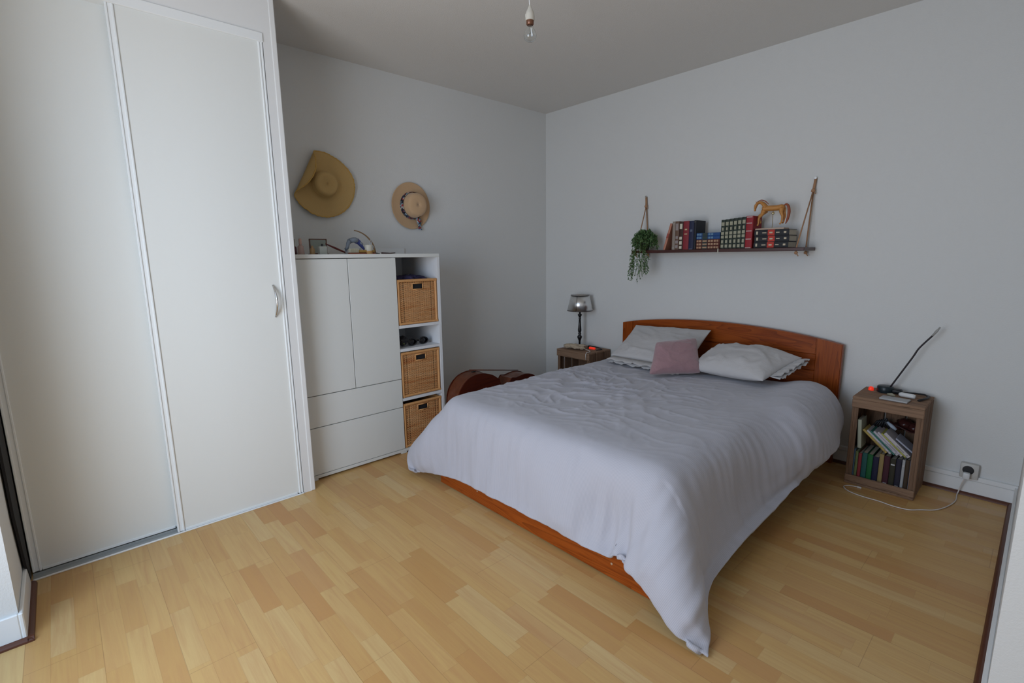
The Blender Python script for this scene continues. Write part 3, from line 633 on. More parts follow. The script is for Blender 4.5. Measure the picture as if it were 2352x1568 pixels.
# ---- duvet: draped cloth, stored as a coarse height-resolved grid of points
# positions in millimetres, one row of x, y, z triples per line, from the pillows to the foot
DUVET = [
    [909, -242, 169, 913, -242, 211, 916, -242, 252, 921, -242, 293, 926, -242, 335, 934, -242, 376, 945, -242, 415, 964, -242, 452, 994, -241, 479, 1032, -241, 493, 1073, -241, 496, 1114, -241, 496, 1155, -241, 495, 1197, -241, 495, 1238, -241, 495, 1279, -241, 495, 1321, -241, 495, 1362, -241, 495, 1403, -241, 495, 1445, -241, 495, 1486, -241, 495, 1528, -241, 495, 1570, -241, 495, 1612, -242, 495, 1654, -242, 495, 1696, -242, 495, 1739, -243, 495, 1781, -243, 495, 1824, -245, 495, 1867, -246, 495, 1909, -248, 495, 1952, -250, 495, 1994, -252, 495, 2036, -253, 495, 2077, -254, 495, 2118, -253, 495, 2159, -253, 498, 2200, -253, 504, 2240, -253, 513, 2279, -253, 522, 2319, -253, 528, 2358, -252, 527, 2396, -251, 517, 2430, -249, 498, 2459, -248, 471, 2482, -246, 438, 2499, -243, 402, 2509, -241, 363, 2512, -239, 323, 2507, -239, 284, 2495, -241, 250, 2468, -251, 238],
    [909, -285, 169, 913, -285, 211, 916, -285, 252, 921, -286, 293, 926, -286, 335, 933, -285, 376, 945, -285, 416, 963, -285, 453, 993, -284, 480, 1032, -284, 494, 1073, -284, 497, 1114, -284, 496, 1155, -284, 495, 1197, -284, 495, 1238, -284, 495, 1279, -284, 495, 1321, -284, 495, 1362, -284, 495, 1403, -284, 495, 1445, -284, 495, 1486, -284, 495, 1527, -284, 495, 1569, -284, 495, 1612, -285, 495, 1654, -285, 495, 1696, -285, 495, 1738, -286, 495, 1780, -286, 495, 1823, -287, 495, 1866, -289, 495, 1908, -291, 495, 1951, -293, 495, 1993, -295, 495, 2035, -296, 495, 2077, -297, 495, 2118, -296, 495, 2159, -296, 498, 2200, -296, 505, 2240, -296, 515, 2279, -296, 527, 2320, -296, 534, 2360, -295, 533, 2399, -294, 521, 2433, -293, 500, 2461, -291, 471, 2484, -289, 438, 2501, -287, 401, 2511, -284, 362, 2517, -282, 323, 2515, -281, 283, 2511, -281, 246, 2484, -291, 237],
    [909, -329, 169, 913, -329, 211, 916, -329, 252, 921, -329, 293, 926, -329, 335, 934, -329, 376, 945, -329, 416, 963, -328, 453, 993, -328, 480, 1032, -328, 494, 1073, -327, 497, 1114, -327, 496, 1155, -327, 495, 1197, -327, 495, 1238, -327, 495, 1279, -327, 495, 1321, -327, 495, 1362, -327, 495, 1403, -327, 495, 1444, -327, 495, 1486, -328, 495, 1527, -328, 495, 1569, -328, 495, 1611, -328, 495, 1653, -328, 495, 1696, -328, 495, 1738, -329, 495, 1780, -329, 495, 1822, -330, 495, 1865, -332, 495, 1907, -334, 495, 1950, -336, 495, 1992, -338, 495, 2035, -339, 495, 2077, -339, 495, 2118, -339, 495, 2160, -339, 498, 2200, -339, 505, 2240, -339, 516, 2280, -339, 529, 2320, -339, 537, 2362, -338, 536, 2401, -337, 524, 2435, -336, 502, 2463, -334, 472, 2485, -332, 437, 2502, -330, 401, 2514, -328, 362, 2522, -325, 322, 2523, -324, 283, 2523, -322, 245, 2498, -330, 235],
    [909, -372, 169, 913, -372, 211, 917, -372, 252, 921, -372, 293, 926, -372, 335, 934, -372, 376, 945, -372, 416, 963, -372, 453, 993, -371, 481, 1032, -371, 494, 1073, -371, 497, 1114, -371, 496, 1155, -371, 495, 1197, -371, 495, 1238, -371, 495, 1279, -371, 495, 1321, -371, 495, 1362, -371, 495, 1403, -371, 495, 1444, -371, 495, 1486, -371, 495, 1527, -371, 495, 1569, -371, 495, 1611, -371, 495, 1653, -371, 495, 1695, -372, 495, 1737, -372, 495, 1780, -372, 495, 1822, -374, 495, 1865, -375, 495, 1907, -377, 495, 1950, -379, 495, 1992, -380, 495, 2034, -382, 495, 2077, -382, 495, 2118, -382, 495, 2160, -382, 498, 2201, -382, 505, 2241, -383, 515, 2281, -383, 527, 2321, -383, 535, 2362, -382, 534, 2402, -381, 523, 2437, -380, 501, 2465, -378, 472, 2487, -376, 437, 2504, -374, 400, 2516, -371, 362, 2526, -369, 323, 2530, -366, 283, 2535, -364, 246, 2512, -369, 234],
    [909, -416, 170, 913, -416, 211, 917, -416, 252, 921, -415, 293, 926, -415, 335, 934, -415, 376, 945, -415, 416, 963, -415, 453, 993, -415, 481, 1032, -414, 494, 1073, -414, 497, 1114, -414, 496, 1155, -414, 495, 1197, -414, 495, 1238, -414, 495, 1279, -414, 495, 1320, -414, 495, 1362, -414, 495, 1403, -414, 495, 1444, -414, 495, 1485, -414, 495, 1527, -414, 495, 1569, -414, 495, 1611, -415, 495, 1653, -415, 495, 1695, -415, 495, 1737, -415, 495, 1779, -415, 495, 1822, -417, 495, 1864, -418, 495, 1907, -420, 495, 1949, -421, 495, 1992, -423, 495, 2034, -425, 495, 2077, -425, 495, 2118, -425, 495, 2160, -425, 498, 2201, -425, 504, 2242, -426, 513, 2282, -426, 524, 2322, -426, 532, 2363, -426, 532, 2403, -425, 522, 2438, -423, 501, 2467, -421, 472, 2489, -419, 437, 2506, -417, 400, 2520, -415, 362, 2531, -412, 323, 2537, -409, 284, 2544, -406, 246, 2522, -408, 233],
    [909, -459, 170, 913, -459, 211, 917, -459, 252, 921, -459, 294, 926, -459, 335, 934, -459, 376, 945, -459, 416, 963, -458, 453, 993, -458, 481, 1032, -458, 494, 1073, -458, 497, 1114, -458, 496, 1155, -458, 495, 1197, -458, 495, 1238, -458, 495, 1279, -458, 495, 1320, -458, 495, 1362, -458, 495, 1403, -458, 495, 1444, -458, 495, 1485, -458, 495, 1527, -458, 495, 1569, -458, 495, 1611, -458, 495, 1653, -458, 495, 1695, -458, 495, 1737, -458, 495, 1779, -459, 495, 1821, -460, 495, 1864, -461, 495, 1907, -463, 495, 1949, -464, 495, 1992, -466, 495, 2034, -467, 495, 2077, -468, 495, 2118, -468, 495, 2160, -468, 497, 2201, -468, 502, 2242, -469, 511, 2283, -469, 521, 2323, -469, 529, 2364, -469, 530, 2404, -468, 520, 2440, -467, 500, 2469, -465, 472, 2491, -463, 438, 2509, -461, 401, 2523, -458, 362, 2535, -455, 324, 2542, -452, 284, 2550, -448, 247, 2529, -448, 230],
    [910, -502, 170, 913, -502, 211, 917, -502, 252, 921, -502, 294, 926, -502, 335, 934, -502, 376, 945, -502, 416, 963, -502, 453, 993, -501, 481, 1032, -501, 494, 1073, -501, 497, 1114, -501, 496, 1155, -501, 495, 1197, -501, 495, 1238, -501, 495, 1279, -501, 495, 1320, -501, 495, 1362, -501, 495, 1403, -501, 495, 1444, -501, 495, 1485, -501, 495, 1527, -501, 495, 1569, -501, 495, 1611, -501, 495, 1653, -501, 495, 1695, -501, 495, 1737, -501, 495, 1779, -502, 495, 1821, -503, 495, 1864, -504, 495, 1906, -505, 495, 1949, -507, 495, 1992, -508, 495, 2034, -510, 495, 2077, -510, 495, 2119, -511, 495, 2160, -511, 497, 2202, -511, 501, 2243, -512, 508, 2283, -512, 518, 2324, -513, 526, 2365, -513, 528, 2405, -512, 519, 2441, -510, 500, 2471, -509, 472, 2494, -507, 438, 2512, -504, 401, 2527, -501, 363, 2539, -498, 324, 2546, -495, 285, 2553, -491, 247, 2531, -489, 226],
    [910, -546, 170, 913, -546, 211, 917, -546, 252, 921, -546, 294, 926, -545, 335, 934, -545, 376, 945, -545, 416, 963, -545, 453, 993, -545, 481, 1032, -545, 494, 1073, -545, 497, 1114, -545, 496, 1155, -545, 495, 1197, -545, 495, 1238, -545, 495, 1279, -545, 495, 1320, -545, 495, 1362, -545, 495, 1403, -545, 495, 1444, -545, 495, 1485, -545, 495, 1527, -544, 495, 1569, -544, 495, 1611, -544, 495, 1652, -545, 495, 1694, -545, 495, 1736, -545, 495, 1778, -545, 495, 1821, -546, 495, 1863, -547, 495, 1906, -548, 495, 1949, -549, 495, 1992, -551, 495, 2034, -552, 495, 2077, -553, 495, 2119, -553, 495, 2161, -554, 496, 2202, -554, 500, 2243, -555, 506, 2284, -556, 515, 2325, -556, 523, 2366, -556, 525, 2406, -555, 517, 2443, -554, 499, 2473, -552, 472, 2497, -550, 438, 2515, -547, 401, 2530, -544, 363, 2542, -541, 324, 2549, -537, 285, 2554, -534, 246, 2532, -530, 221],
    [910, -589, 170, 913, -589, 211, 917, -589, 252, 921, -589, 294, 926, -589, 335, 934, -589, 376, 945, -589, 416, 963, -588, 453, 993, -588, 481, 1032, -588, 494, 1073, -588, 497, 1114, -588, 496, 1155, -588, 495, 1197, -588, 495, 1238, -588, 495, 1279, -588, 495, 1320, -588, 495, 1362, -588, 495, 1403, -588, 495, 1444, -588, 495, 1485, -588, 495, 1527, -588, 495, 1568, -588, 495, 1610, -588, 495, 1652, -588, 495, 1694, -588, 495, 1736, -588, 495, 1778, -588, 495, 1820, -588, 495, 1863, -589, 495, 1906, -591, 495, 1948, -592, 495, 1991, -593, 495, 2034, -595, 495, 2077, -596, 495, 2119, -596, 495, 2161, -596, 496, 2202, -597, 499, 2244, -598, 504, 2285, -599, 512, 2326, -599, 520, 2367, -600, 523, 2407, -599, 516, 2444, -598, 498, 2475, -596, 471, 2499, -594, 438, 2518, -591, 401, 2533, -588, 363, 2544, -584, 324, 2550, -580, 284, 2553, -576, 245, 2532, -572, 216],
    [909, -632, 170, 913, -632, 211, 917, -632, 252, 921, -632, 294, 926, -632, 335, 934, -632, 376, 945, -632, 416, 963, -632, 453, 993, -632, 481, 1032, -632, 494, 1073, -632, 497, 1114, -632, 496, 1155, -632, 495, 1196, -632, 495, 1238, -632, 495, 1279, -632, 495, 1320, -632, 495, 1362, -632, 495, 1403, -632, 495, 1444, -631, 495, 1485, -631, 495, 1527, -631, 495, 1568, -631, 495, 1610, -631, 495, 1652, -631, 495, 1694, -631, 495, 1736, -631, 495, 1778, -631, 495, 1820, -632, 495, 1862, -632, 495, 1905, -633, 495, 1948, -635, 495, 1991, -636, 495, 2034, -637, 495, 2076, -638, 495, 2119, -639, 495, 2160, -639, 495, 2202, -640, 498, 2244, -641, 503, 2285, -642, 510, 2326, -643, 518, 2368, -643, 521, 2408, -643, 514, 2446, -642, 497, 2477, -640, 471, 2502, -638, 438, 2520, -635, 401, 2534, -631, 363, 2544, -627, 323, 2549, -623, 283, 2551, -618, 243, 2531, -613, 212],
    [909, -676, 170, 913, -676, 211, 917, -676, 252, 921, -676, 294, 926, -676, 335, 934, -676, 376, 945, -675, 416, 963, -675, 453, 994, -675, 481, 1032, -675, 494, 1073, -675, 497, 1114, -675, 496, 1155, -675, 495, 1197, -675, 495, 1238, -675, 495, 1279, -675, 495, 1320, -675, 495, 1362, -675, 495, 1403, -675, 495, 1444, -675, 495, 1486, -675, 495, 1527, -675, 495, 1568, -675, 495, 1610, -675, 495, 1652, -675, 495, 1693, -675, 495, 1735, -675, 495, 1777, -675, 495, 1819, -675, 495, 1861, -675, 495, 1904, -676, 495, 1947, -677, 495, 1990, -678, 495, 2033, -679, 495, 2075, -680, 495, 2118, -681, 495, 2160, -682, 495, 2202, -683, 497, 2243, -684, 501, 2285, -685, 508, 2326, -686, 515, 2368, -687, 518, 2409, -687, 513, 2447, -686, 496, 2479, -684, 471, 2504, -682, 438, 2522, -678, 401, 2535, -674, 361, 2544, -670, 321, 2547, -665, 281, 2547, -660, 240, 2528, -654, 208],
    [909, -719, 170, 913, -719, 211, 916, -719, 253, 921, -719, 294, 926, -719, 335, 934, -719, 376, 945, -719, 416, 964, -719, 453, 994, -719, 481, 1032, -719, 494, 1073, -718, 497, 1114, -718, 496, 1155, -718, 495, 1197, -718, 495, 1238, -719, 495, 1279, -718, 495, 1320, -718, 495, 1362, -718, 495, 1403, -718, 495, 1444, -718, 495, 1486, -718, 495, 1527, -718, 495, 1568, -718, 495, 1610, -718, 495, 1651, -718, 495, 1693, -718, 495, 1735, -718, 495, 1776, -718, 495, 1818, -718, 495, 1860, -718, 495, 1903, -719, 495, 1946, -720, 495, 1988, -720, 495, 2031, -721, 495, 2074, -722, 495, 2117, -723, 495, 2159, -724, 495, 2200, -725, 496, 2242, -726, 500, 2284, -728, 505, 2326, -729, 512, 2368, -730, 516, 2410, -731, 511, 2448, -730, 495, 2482, -728, 470, 2507, -726, 437, 2524, -722, 399, 2535, -717, 359, 2541, -713, 318, 2543, -707, 277, 2542, -702, 237, 2524, -694, 203],
    [909, -762, 170, 913, -762, 211, 916, -762, 253, 921, -762, 294, 926, -762, 335, 934, -762, 376, 945, -762, 416, 964, -762, 453, 994, -762, 481, 1032, -762, 494, 1073, -762, 497, 1114, -762, 496, 1155, -762, 495, 1197, -762, 495, 1238, -762, 495, 1279, -762, 495, 1320, -762, 495, 1362, -762, 495, 1403, -762, 495, 1444, -762, 495, 1486, -762, 495, 1527, -762, 495, 1568, -762, 495, 1609, -762, 495, 1651, -762, 495, 1693, -761, 495, 1734, -761, 495, 1776, -761, 495, 1817, -761, 495, 1859, -761, 495, 1901, -762, 495, 1944, -762, 495, 1987, -763, 495, 2029, -764, 495, 2072, -764, 495, 2114, -766, 495, 2156, -767, 495, 2198, -768, 496, 2240, -769, 498, 2282, -770, 503, 2324, -771, 508, 2367, -773, 512, 2409, -774, 508, 2449, -774, 493, 2482, -772, 467, 2508, -769, 434, 2524, -765, 395, 2533, -760, 354, 2537, -755, 313, 2538, -749, 272, 2536, -742, 232, 2518, -734, 198],
    [909, -806, 170, 912, -806, 211, 916, -806, 253, 921, -806, 294, 926, -806, 335, 934, -806, 376, 945, -806, 416, 964, -806, 453, 994, -806, 481, 1032, -805, 494, 1073, -805, 497, 1114, -805, 496, 1155, -805, 495, 1197, -805, 495, 1238, -805, 495, 1279, -805, 495, 1320, -805, 495, 1362, -805, 495, 1403, -805, 495, 1444, -805, 495, 1486, -805, 495, 1527, -805, 495, 1568, -805, 495, 1609, -805, 495, 1651, -805, 495, 1692, -805, 495, 1734, -805, 495, 1775, -805, 495, 1816, -805, 495, 1858, -805, 495, 1900, -805, 495, 1942, -805, 495, 1984, -806, 495, 2027, -806, 495, 2069, -806, 495, 2111, -808, 495, 2153, -809, 495, 2195, -810, 495, 2237, -811, 497, 2279, -812, 500, 2321, -813, 503, 2363, -815, 504, 2405, -816, 499, 2444, -816, 484, 2478, -815, 459, 2503, -812, 426, 2519, -808, 387, 2527, -803, 347, 2531, -797, 306, 2531, -790, 266, 2528, -783, 226, 2513, -774, 190],
    [908, -849, 170, 912, -849, 212, 916, -849, 253, 920, -849, 294, 926, -849, 335, 934, -849, 377, 945, -849, 416, 964, -849, 453, 994, -849, 481, 1032, -849, 494, 1073, -849, 497, 1114, -849, 496, 1155, -849, 495, 1197, -849, 495, 1238, -849, 495, 1279, -849, 495, 1321, -849, 495, 1362, -849, 495, 1403, -849, 495, 1444, -849, 495, 1486, -849, 495, 1527, -849, 495, 1568, -849, 495, 1609, -849, 495, 1651, -849, 495, 1692, -848, 495, 1733, -848, 495, 1774, -848, 495, 1815, -849, 495, 1857, -848, 495, 1899, -848, 495, 1940, -848, 495, 1982, -848, 495, 2024, -848, 495, 2066, -849, 495, 2108, -850, 495, 2149, -852, 495, 2191, -853, 495, 2233, -854, 496, 2275, -854, 497, 2316, -855, 498, 2358, -856, 495, 2398, -857, 487, 2436, -857, 470, 2469, -856, 446, 2494, -853, 414, 2510, -849, 377, 2520, -844, 337, 2523, -838, 297, 2522, -831, 257, 2517, -823, 218, 2509, -814, 182],
    [908, -892, 170, 912, -892, 212, 916, -892, 253, 920, -892, 294, 926, -892, 336, 933, -892, 377, 945, -892, 416, 964, -893, 453, 994, -892, 481, 1032, -892, 494, 1073, -892, 497, 1114, -892, 496, 1155, -892, 495, 1197, -892, 495, 1238, -892, 495, 1279, -892, 495, 1321, -892, 495, 1362, -892, 495, 1403, -892, 495, 1444, -892, 495, 1486, -892, 495, 1527, -892, 495, 1568, -892, 495, 1609, -892, 495, 1651, -892, 495, 1692, -892, 495, 1733, -892, 495, 1774, -892, 495, 1815, -892, 495, 1856, -892, 495, 1897, -892, 495, 1939, -892, 495, 1980, -891, 495, 2021, -891, 495, 2062, -892, 495, 2104, -893, 495, 2146, -894, 495, 2187, -895, 495, 2229, -896, 495, 2270, -897, 496, 2312, -897, 494, 2352, -898, 488, 2392, -898, 476, 2428, -898, 458, 2459, -897, 432, 2484, -894, 401, 2501, -890, 365, 2511, -885, 326, 2514, -879, 287, 2512, -871, 247, 2505, -862, 210, 2507, -855, 176],
    [907, -936, 170, 911, -936, 212, 915, -936, 253, 920, -936, 294, 926, -936, 336, 933, -936, 377, 945, -936, 416, 964, -936, 453, 994, -936, 481, 1032, -936, 494, 1073, -936, 497, 1114, -936, 496, 1155, -936, 495, 1197, -936, 495, 1238, -936, 495, 1279, -936, 495, 1321, -936, 495, 1362, -936, 495, 1403, -936, 495, 1444, -936, 495, 1486, -936, 495, 1527, -936, 495, 1568, -936, 495, 1609, -936, 495, 1651, -936, 495, 1692, -936, 495, 1733, -936, 495, 1774, -936, 495, 1815, -936, 495, 1856, -936, 495, 1896, -935, 495, 1937, -935, 495, 1978, -935, 495, 2018, -935, 495, 2059, -935, 495, 2100, -936, 495, 2142, -937, 495, 2184, -938, 495, 2225, -939, 495, 2267, -939, 495, 2308, -939, 492, 2348, -940, 483, 2385, -940, 468, 2420, -939, 447, 2450, -938, 421, 2474, -935, 389, 2490, -931, 353, 2500, -926, 315, 2503, -919, 276, 2502, -911, 237, 2494, -901, 200, 2506, -896, 173],
    [907, -979, 171, 911, -979, 212, 915, -979, 253, 920, -979, 294, 925, -979, 336, 933, -979, 377, 945, -979, 417, 964, -979, 453, 994, -979, 481, 1032, -979, 494, 1073, -979, 497, 1114, -979, 496, 1155, -979, 495, 1197, -979, 495, 1238, -979, 495, 1279, -979, 495, 1320, -979, 495, 1362, -979, 495, 1403, -979, 495, 1444, -979, 495, 1486, -979, 495, 1527, -979, 495, 1568, -979, 495, 1609, -979, 495, 1650, -979, 495, 1692, -979, 495, 1733, -979, 495, 1774, -979, 495, 1815, -979, 495, 1855, -979, 495, 1896, -979, 495, 1936, -979, 495, 1976, -979, 495, 2016, -979, 495, 2056, -979, 495, 2098, -979, 495, 2139, -980, 495, 2181, -981, 495, 2223, -981, 496, 2264, -982, 495, 2305, -982, 492, 2344, -982, 481, 2380, -982, 462, 2413, -981, 439, 2441, -979, 411, 2464, -976, 378, 2479, -972, 342, 2489, -967, 303, 2491, -959, 264, 2491, -951, 226, 2485, -942, 189, 2503, -938, 170],
    [906, -1022, 171, 910, -1022, 212, 915, -1022, 253, 919, -1023, 294, 925, -1023, 336, 933, -1023, 377, 945, -1023, 417, 964, -1023, 453, 994, -1023, 481, 1032, -1023, 494, 1073, -1023, 497, 1114, -1023, 496, 1155, -1023, 495, 1197, -1023, 495, 1238, -1023, 495, 1279, -1023, 495, 1320, -1023, 495, 1362, -1023, 495, 1403, -1023, 495, 1444, -1023, 495, 1486, -1023, 495, 1527, -1023, 495, 1568, -1023, 495, 1609, -1023, 495, 1650, -1023, 495, 1691, -1023, 495, 1733, -1023, 495, 1774, -1023, 495, 1814, -1023, 495, 1855, -1023, 495, 1896, -1023, 495, 1935, -1022, 495, 1975, -1022, 495, 2015, -1023, 495, 2055, -1023, 495, 2096, -1023, 495, 2138, -1024, 495, 2179, -1024, 495, 2221, -1025, 496, 2262, -1025, 496, 2303, -1025, 493, 2342, -1024, 480, 2377, -1024, 459, 2407, -1023, 433, 2433, -1021, 402, 2454, -1017, 368, 2468, -1013, 331, 2477, -1007, 293, 2479, -1000, 254, 2481, -992, 215, 2478, -983, 178, 2499, -980, 166],
    [906, -1066, 171, 910, -1066, 212, 915, -1066, 253, 919, -1066, 294, 925, -1066, 336, 933, -1066, 377, 945, -1066, 416, 964, -1066, 453, 994, -1066, 481, 1032, -1066, 494, 1073, -1066, 497, 1114, -1066, 496, 1155, -1066, 495, 1197, -1066, 495, 1238, -1066, 495, 1279, -1066, 495, 1320, -1066, 495, 1362, -1066, 495, 1403, -1066, 495, 1444, -1066, 495, 1485, -1066, 495, 1527, -1066, 495, 1568, -1066, 495, 1609, -1066, 495, 1650, -1066, 495, 1691, -1066, 495, 1732, -1066, 495, 1774, -1066, 495, 1814, -1066, 495, 1855, -1066, 495, 1895, -1066, 495, 1935, -1066, 495, 1975, -1066, 495, 2014, -1067, 495, 2054, -1067, 495, 2095, -1067, 495, 2137, -1067, 495, 2178, -1068, 495, 2220, -1068, 496, 2261, -1068, 496, 2302, -1067, 493, 2341, -1067, 479, 2374, -1067, 457, 2403, -1065, 428, 2427, -1063, 396, 2445, -1059, 360, 2457, -1054, 322, 2465, -1048, 284, 2467, -1041, 244, 2472, -1034, 206, 2472, -1025, 169, 2497, -1023, 160],
    [906, -1109, 171, 910, -1109, 212, 914, -1109, 253, 919, -1109, 294, 925, -1109, 336, 933, -1110, 377, 945, -1110, 416, 963, -1110, 453, 994, -1110, 481, 1032, -1110, 494, 1073, -1110, 497, 1114, -1110, 496, 1155, -1110, 495, 1196, -1110, 495, 1238, -1110, 495, 1279, -1110, 495, 1320, -1110, 495, 1362, -1110, 495, 1403, -1110, 495, 1444, -1110, 495, 1485, -1110, 495, 1527, -1110, 495, 1568, -1110, 495, 1609, -1110, 495, 1650, -1110, 495, 1691, -1110, 495, 1732, -1110, 495, 1773, -1110, 495, 1814, -1110, 495, 1855, -1110, 495, 1895, -1110, 495, 1935, -1110, 495, 1975, -1110, 495, 2014, -1110, 495, 2054, -1110, 495, 2095, -1111, 495, 2137, -1111, 495, 2178, -1111, 495, 2220, -1111, 496, 2261, -1111, 496, 2303, -1111, 493, 2341, -1110, 479, 2373, -1109, 455, 2400, -1108, 425, 2421, -1105, 390, 2436, -1101, 353, 2446, -1096, 315, 2453, -1089, 276, 2456, -1082, 236, 2463, -1075, 198, 2467, -1068, 162, 2495, -1065, 154],
    [907, -1152, 171, 910, -1152, 212, 915, -1152, 253, 919, -1153, 294, 925, -1153, 336, 933, -1153, 377, 945, -1153, 416, 963, -1153, 453, 993, -1153, 481, 1032, -1153, 494, 1073, -1153, 497, 1114, -1153, 496, 1155, -1153, 495, 1196, -1153, 495, 1238, -1153, 495, 1279, -1153, 495, 1320, -1153, 495, 1362, -1153, 495, 1403, -1153, 495, 1444, -1153, 495, 1485, -1153, 495, 1527, -1153, 495, 1568, -1153, 495, 1609, -1153, 495, 1650, -1153, 495, 1691, -1153, 495, 1732, -1153, 495, 1773, -1153, 495, 1814, -1153, 495, 1855, -1153, 495, 1895, -1153, 495, 1935, -1154, 495, 1975, -1154, 495, 2015, -1154, 495, 2055, -1154, 495, 2095, -1154, 495, 2137, -1154, 495, 2179, -1155, 495, 2220, -1155, 496, 2262, -1154, 496, 2303, -1154, 492, 2341, -1154, 479, 2373, -1152, 453, 2398, -1150, 421, 2416, -1147, 385, 2429, -1143, 347, 2437, -1137, 308, 2443, -1131, 269, 2447, -1124, 230, 2455, -1118, 191, 2463, -1111, 155, 2493, -1108, 148],
    [908, -1195, 170, 911, -1195, 212, 915, -1196, 253, 920, -1196, 294, 926, -1196, 336, 933, -1196, 376, 945, -1197, 416, 963, -1197, 453, 993, -1197, 481, 1032, -1197, 494, 1073, -1197, 497, 1114, -1197, 496, 1155, -1197, 495, 1196, -1197, 495, 1238, -1197, 495, 1279, -1197, 495, 1320, -1197, 495, 1362, -1197, 495, 1403, -1197, 495, 1444, -1197, 495, 1485, -1197, 495, 1527, -1197, 495, 1568, -1197, 495, 1609, -1197, 495, 1650, -1197, 495, 1691, -1197, 495, 1732, -1197, 495, 1773, -1197, 495, 1814, -1197, 495, 1855, -1197, 495, 1895, -1197, 495, 1935, -1197, 495, 1975, -1197, 495, 2015, -1198, 495, 2055, -1198, 495, 2096, -1198, 495, 2138, -1198, 495, 2179, -1198, 495, 2221, -1198, 496, 2263, -1198, 496, 2304, -1197, 492, 2342, -1197, 478, 2373, -1195, 452, 2396, -1193, 419, 2412, -1190, 382, 2423, -1185, 343, 2429, -1180, 303, 2435, -1173, 263, 2440, -1167, 224, 2450, -1160, 186, 2461, -1154, 151, 2492, -1151, 143],
    [910, -1238, 170, 913, -1239, 211, 917, -1239, 253, 921, -1239, 294, 926, -1240, 335, 934, -1240, 376, 945, -1240, 416, 964, -1240, 453, 994, -1240, 481, 1032, -1240, 494, 1073, -1241, 497, 1114, -1241, 496, 1155, -1241, 495, 1197, -1240, 495, 1238, -1240, 495, 1279, -1240, 495, 1320, -1240, 495, 1362, -1240, 495, 1403, -1240, 495, 1444, -1240, 495, 1485, -1240, 495, 1527, -1240, 495, 1568, -1240, 495, 1609, -1240, 495, 1650, -1240, 495, 1692, -1240, 495, 1732, -1240, 495, 1773, -1240, 495, 1814, -1240, 495, 1855, -1240, 495, 1895, -1241, 495, 1935, -1241, 495, 1975, -1241, 495, 2015, -1241, 495, 2056, -1241, 495, 2097, -1241, 495, 2138, -1242, 495, 2180, -1242, 495, 2222, -1242, 496, 2263, -1241, 496, 2305, -1241, 492, 2343, -1240, 478, 2373, -1239, 451, 2395, -1236, 417, 2409, -1232, 379, 2418, -1228, 339, 2423, -1222, 299, 2428, -1216, 259, 2434, -1210, 220, 2446, -1203, 182, 2459, -1197, 147, 2491, -1194, 139],
    [913, -1281, 170, 915, -1282, 211, 918, -1282, 252, 922, -1282, 294, 927, -1283, 335, 934, -1283, 376, 945, -1284, 416, 964, -1284, 453, 994, -1284, 481, 1032, -1284, 494, 1073, -1284, 497, 1114, -1284, 496, 1155, -1284, 495, 1197, -1284, 495, 1238, -1284, 495, 1279, -1284, 495, 1320, -1284, 495, 1362, -1284, 495, 1403, -1284, 495, 1444, -1284, 495, 1485, -1284, 495, 1527, -1284, 495, 1568, -1284, 495, 1609, -1284, 495, 1650, -1284, 495, 1692, -1284, 495, 1733, -1284, 495, 1773, -1284, 495, 1814, -1284, 495, 1855, -1284, 495, 1895, -1284, 495, 1935, -1284, 495, 1976, -1285, 495, 2016, -1285, 495, 2057, -1285, 495, 2098, -1285, 495, 2139, -1285, 495, 2181, -1285, 495, 2223, -1285, 496, 2264, -1285, 496, 2306, -1284, 492, 2344, -1283, 477, 2374, -1282, 450, 2394, -1279, 415, 2407, -1275, 376, 2414, -1271, 336, 2419, -1265, 296, 2424, -1259, 255, 2431, -1253, 216, 2443, -1247, 179, 2458, -1241, 144, 2490, -1237, 135],
    [917, -1324, 169, 919, -1325, 211, 921, -1325, 252, 924, -1326, 294, 928, -1326, 335, 935, -1327, 376, 945, -1327, 416, 964, -1327, 453, 994, -1327, 481, 1032, -1327, 494, 1073, -1328, 497, 1114, -1328, 496, 1155, -1328, 495, 1197, -1327, 495, 1238, -1327, 495, 1279, -1327, 495, 1320, -1327, 495, 1362, -1327, 495, 1403, -1327, 495, 1444, -1327, 495, 1485, -1327, 495, 1526, -1327, 495, 1568, -1327, 495, 1609, -1327, 495, 1650, -1327, 495, 1691, -1327, 495, 1732, -1327, 495, 1773, -1327, 495, 1814, -1327, 495, 1855, -1327, 495, 1895, -1328, 495, 1936, -1328, 495, 1976, -1328, 495, 2017, -1328, 495, 2058, -1328, 495, 2099, -1328, 495, 2140, -1329, 495, 2182, -1329, 495, 2224, -1329, 496, 2265, -1328, 496, 2307, -1327, 492, 2345, -1327, 476, 2374, -1325, 449, 2394, -1322, 413, 2405, -1318, 374, 2412, -1313, 334, 2416, -1308, 293, 2422, -1302, 253, 2429, -1296, 213, 2442, -1290, 176, 2457, -1284, 141, 2489, -1280, 133],
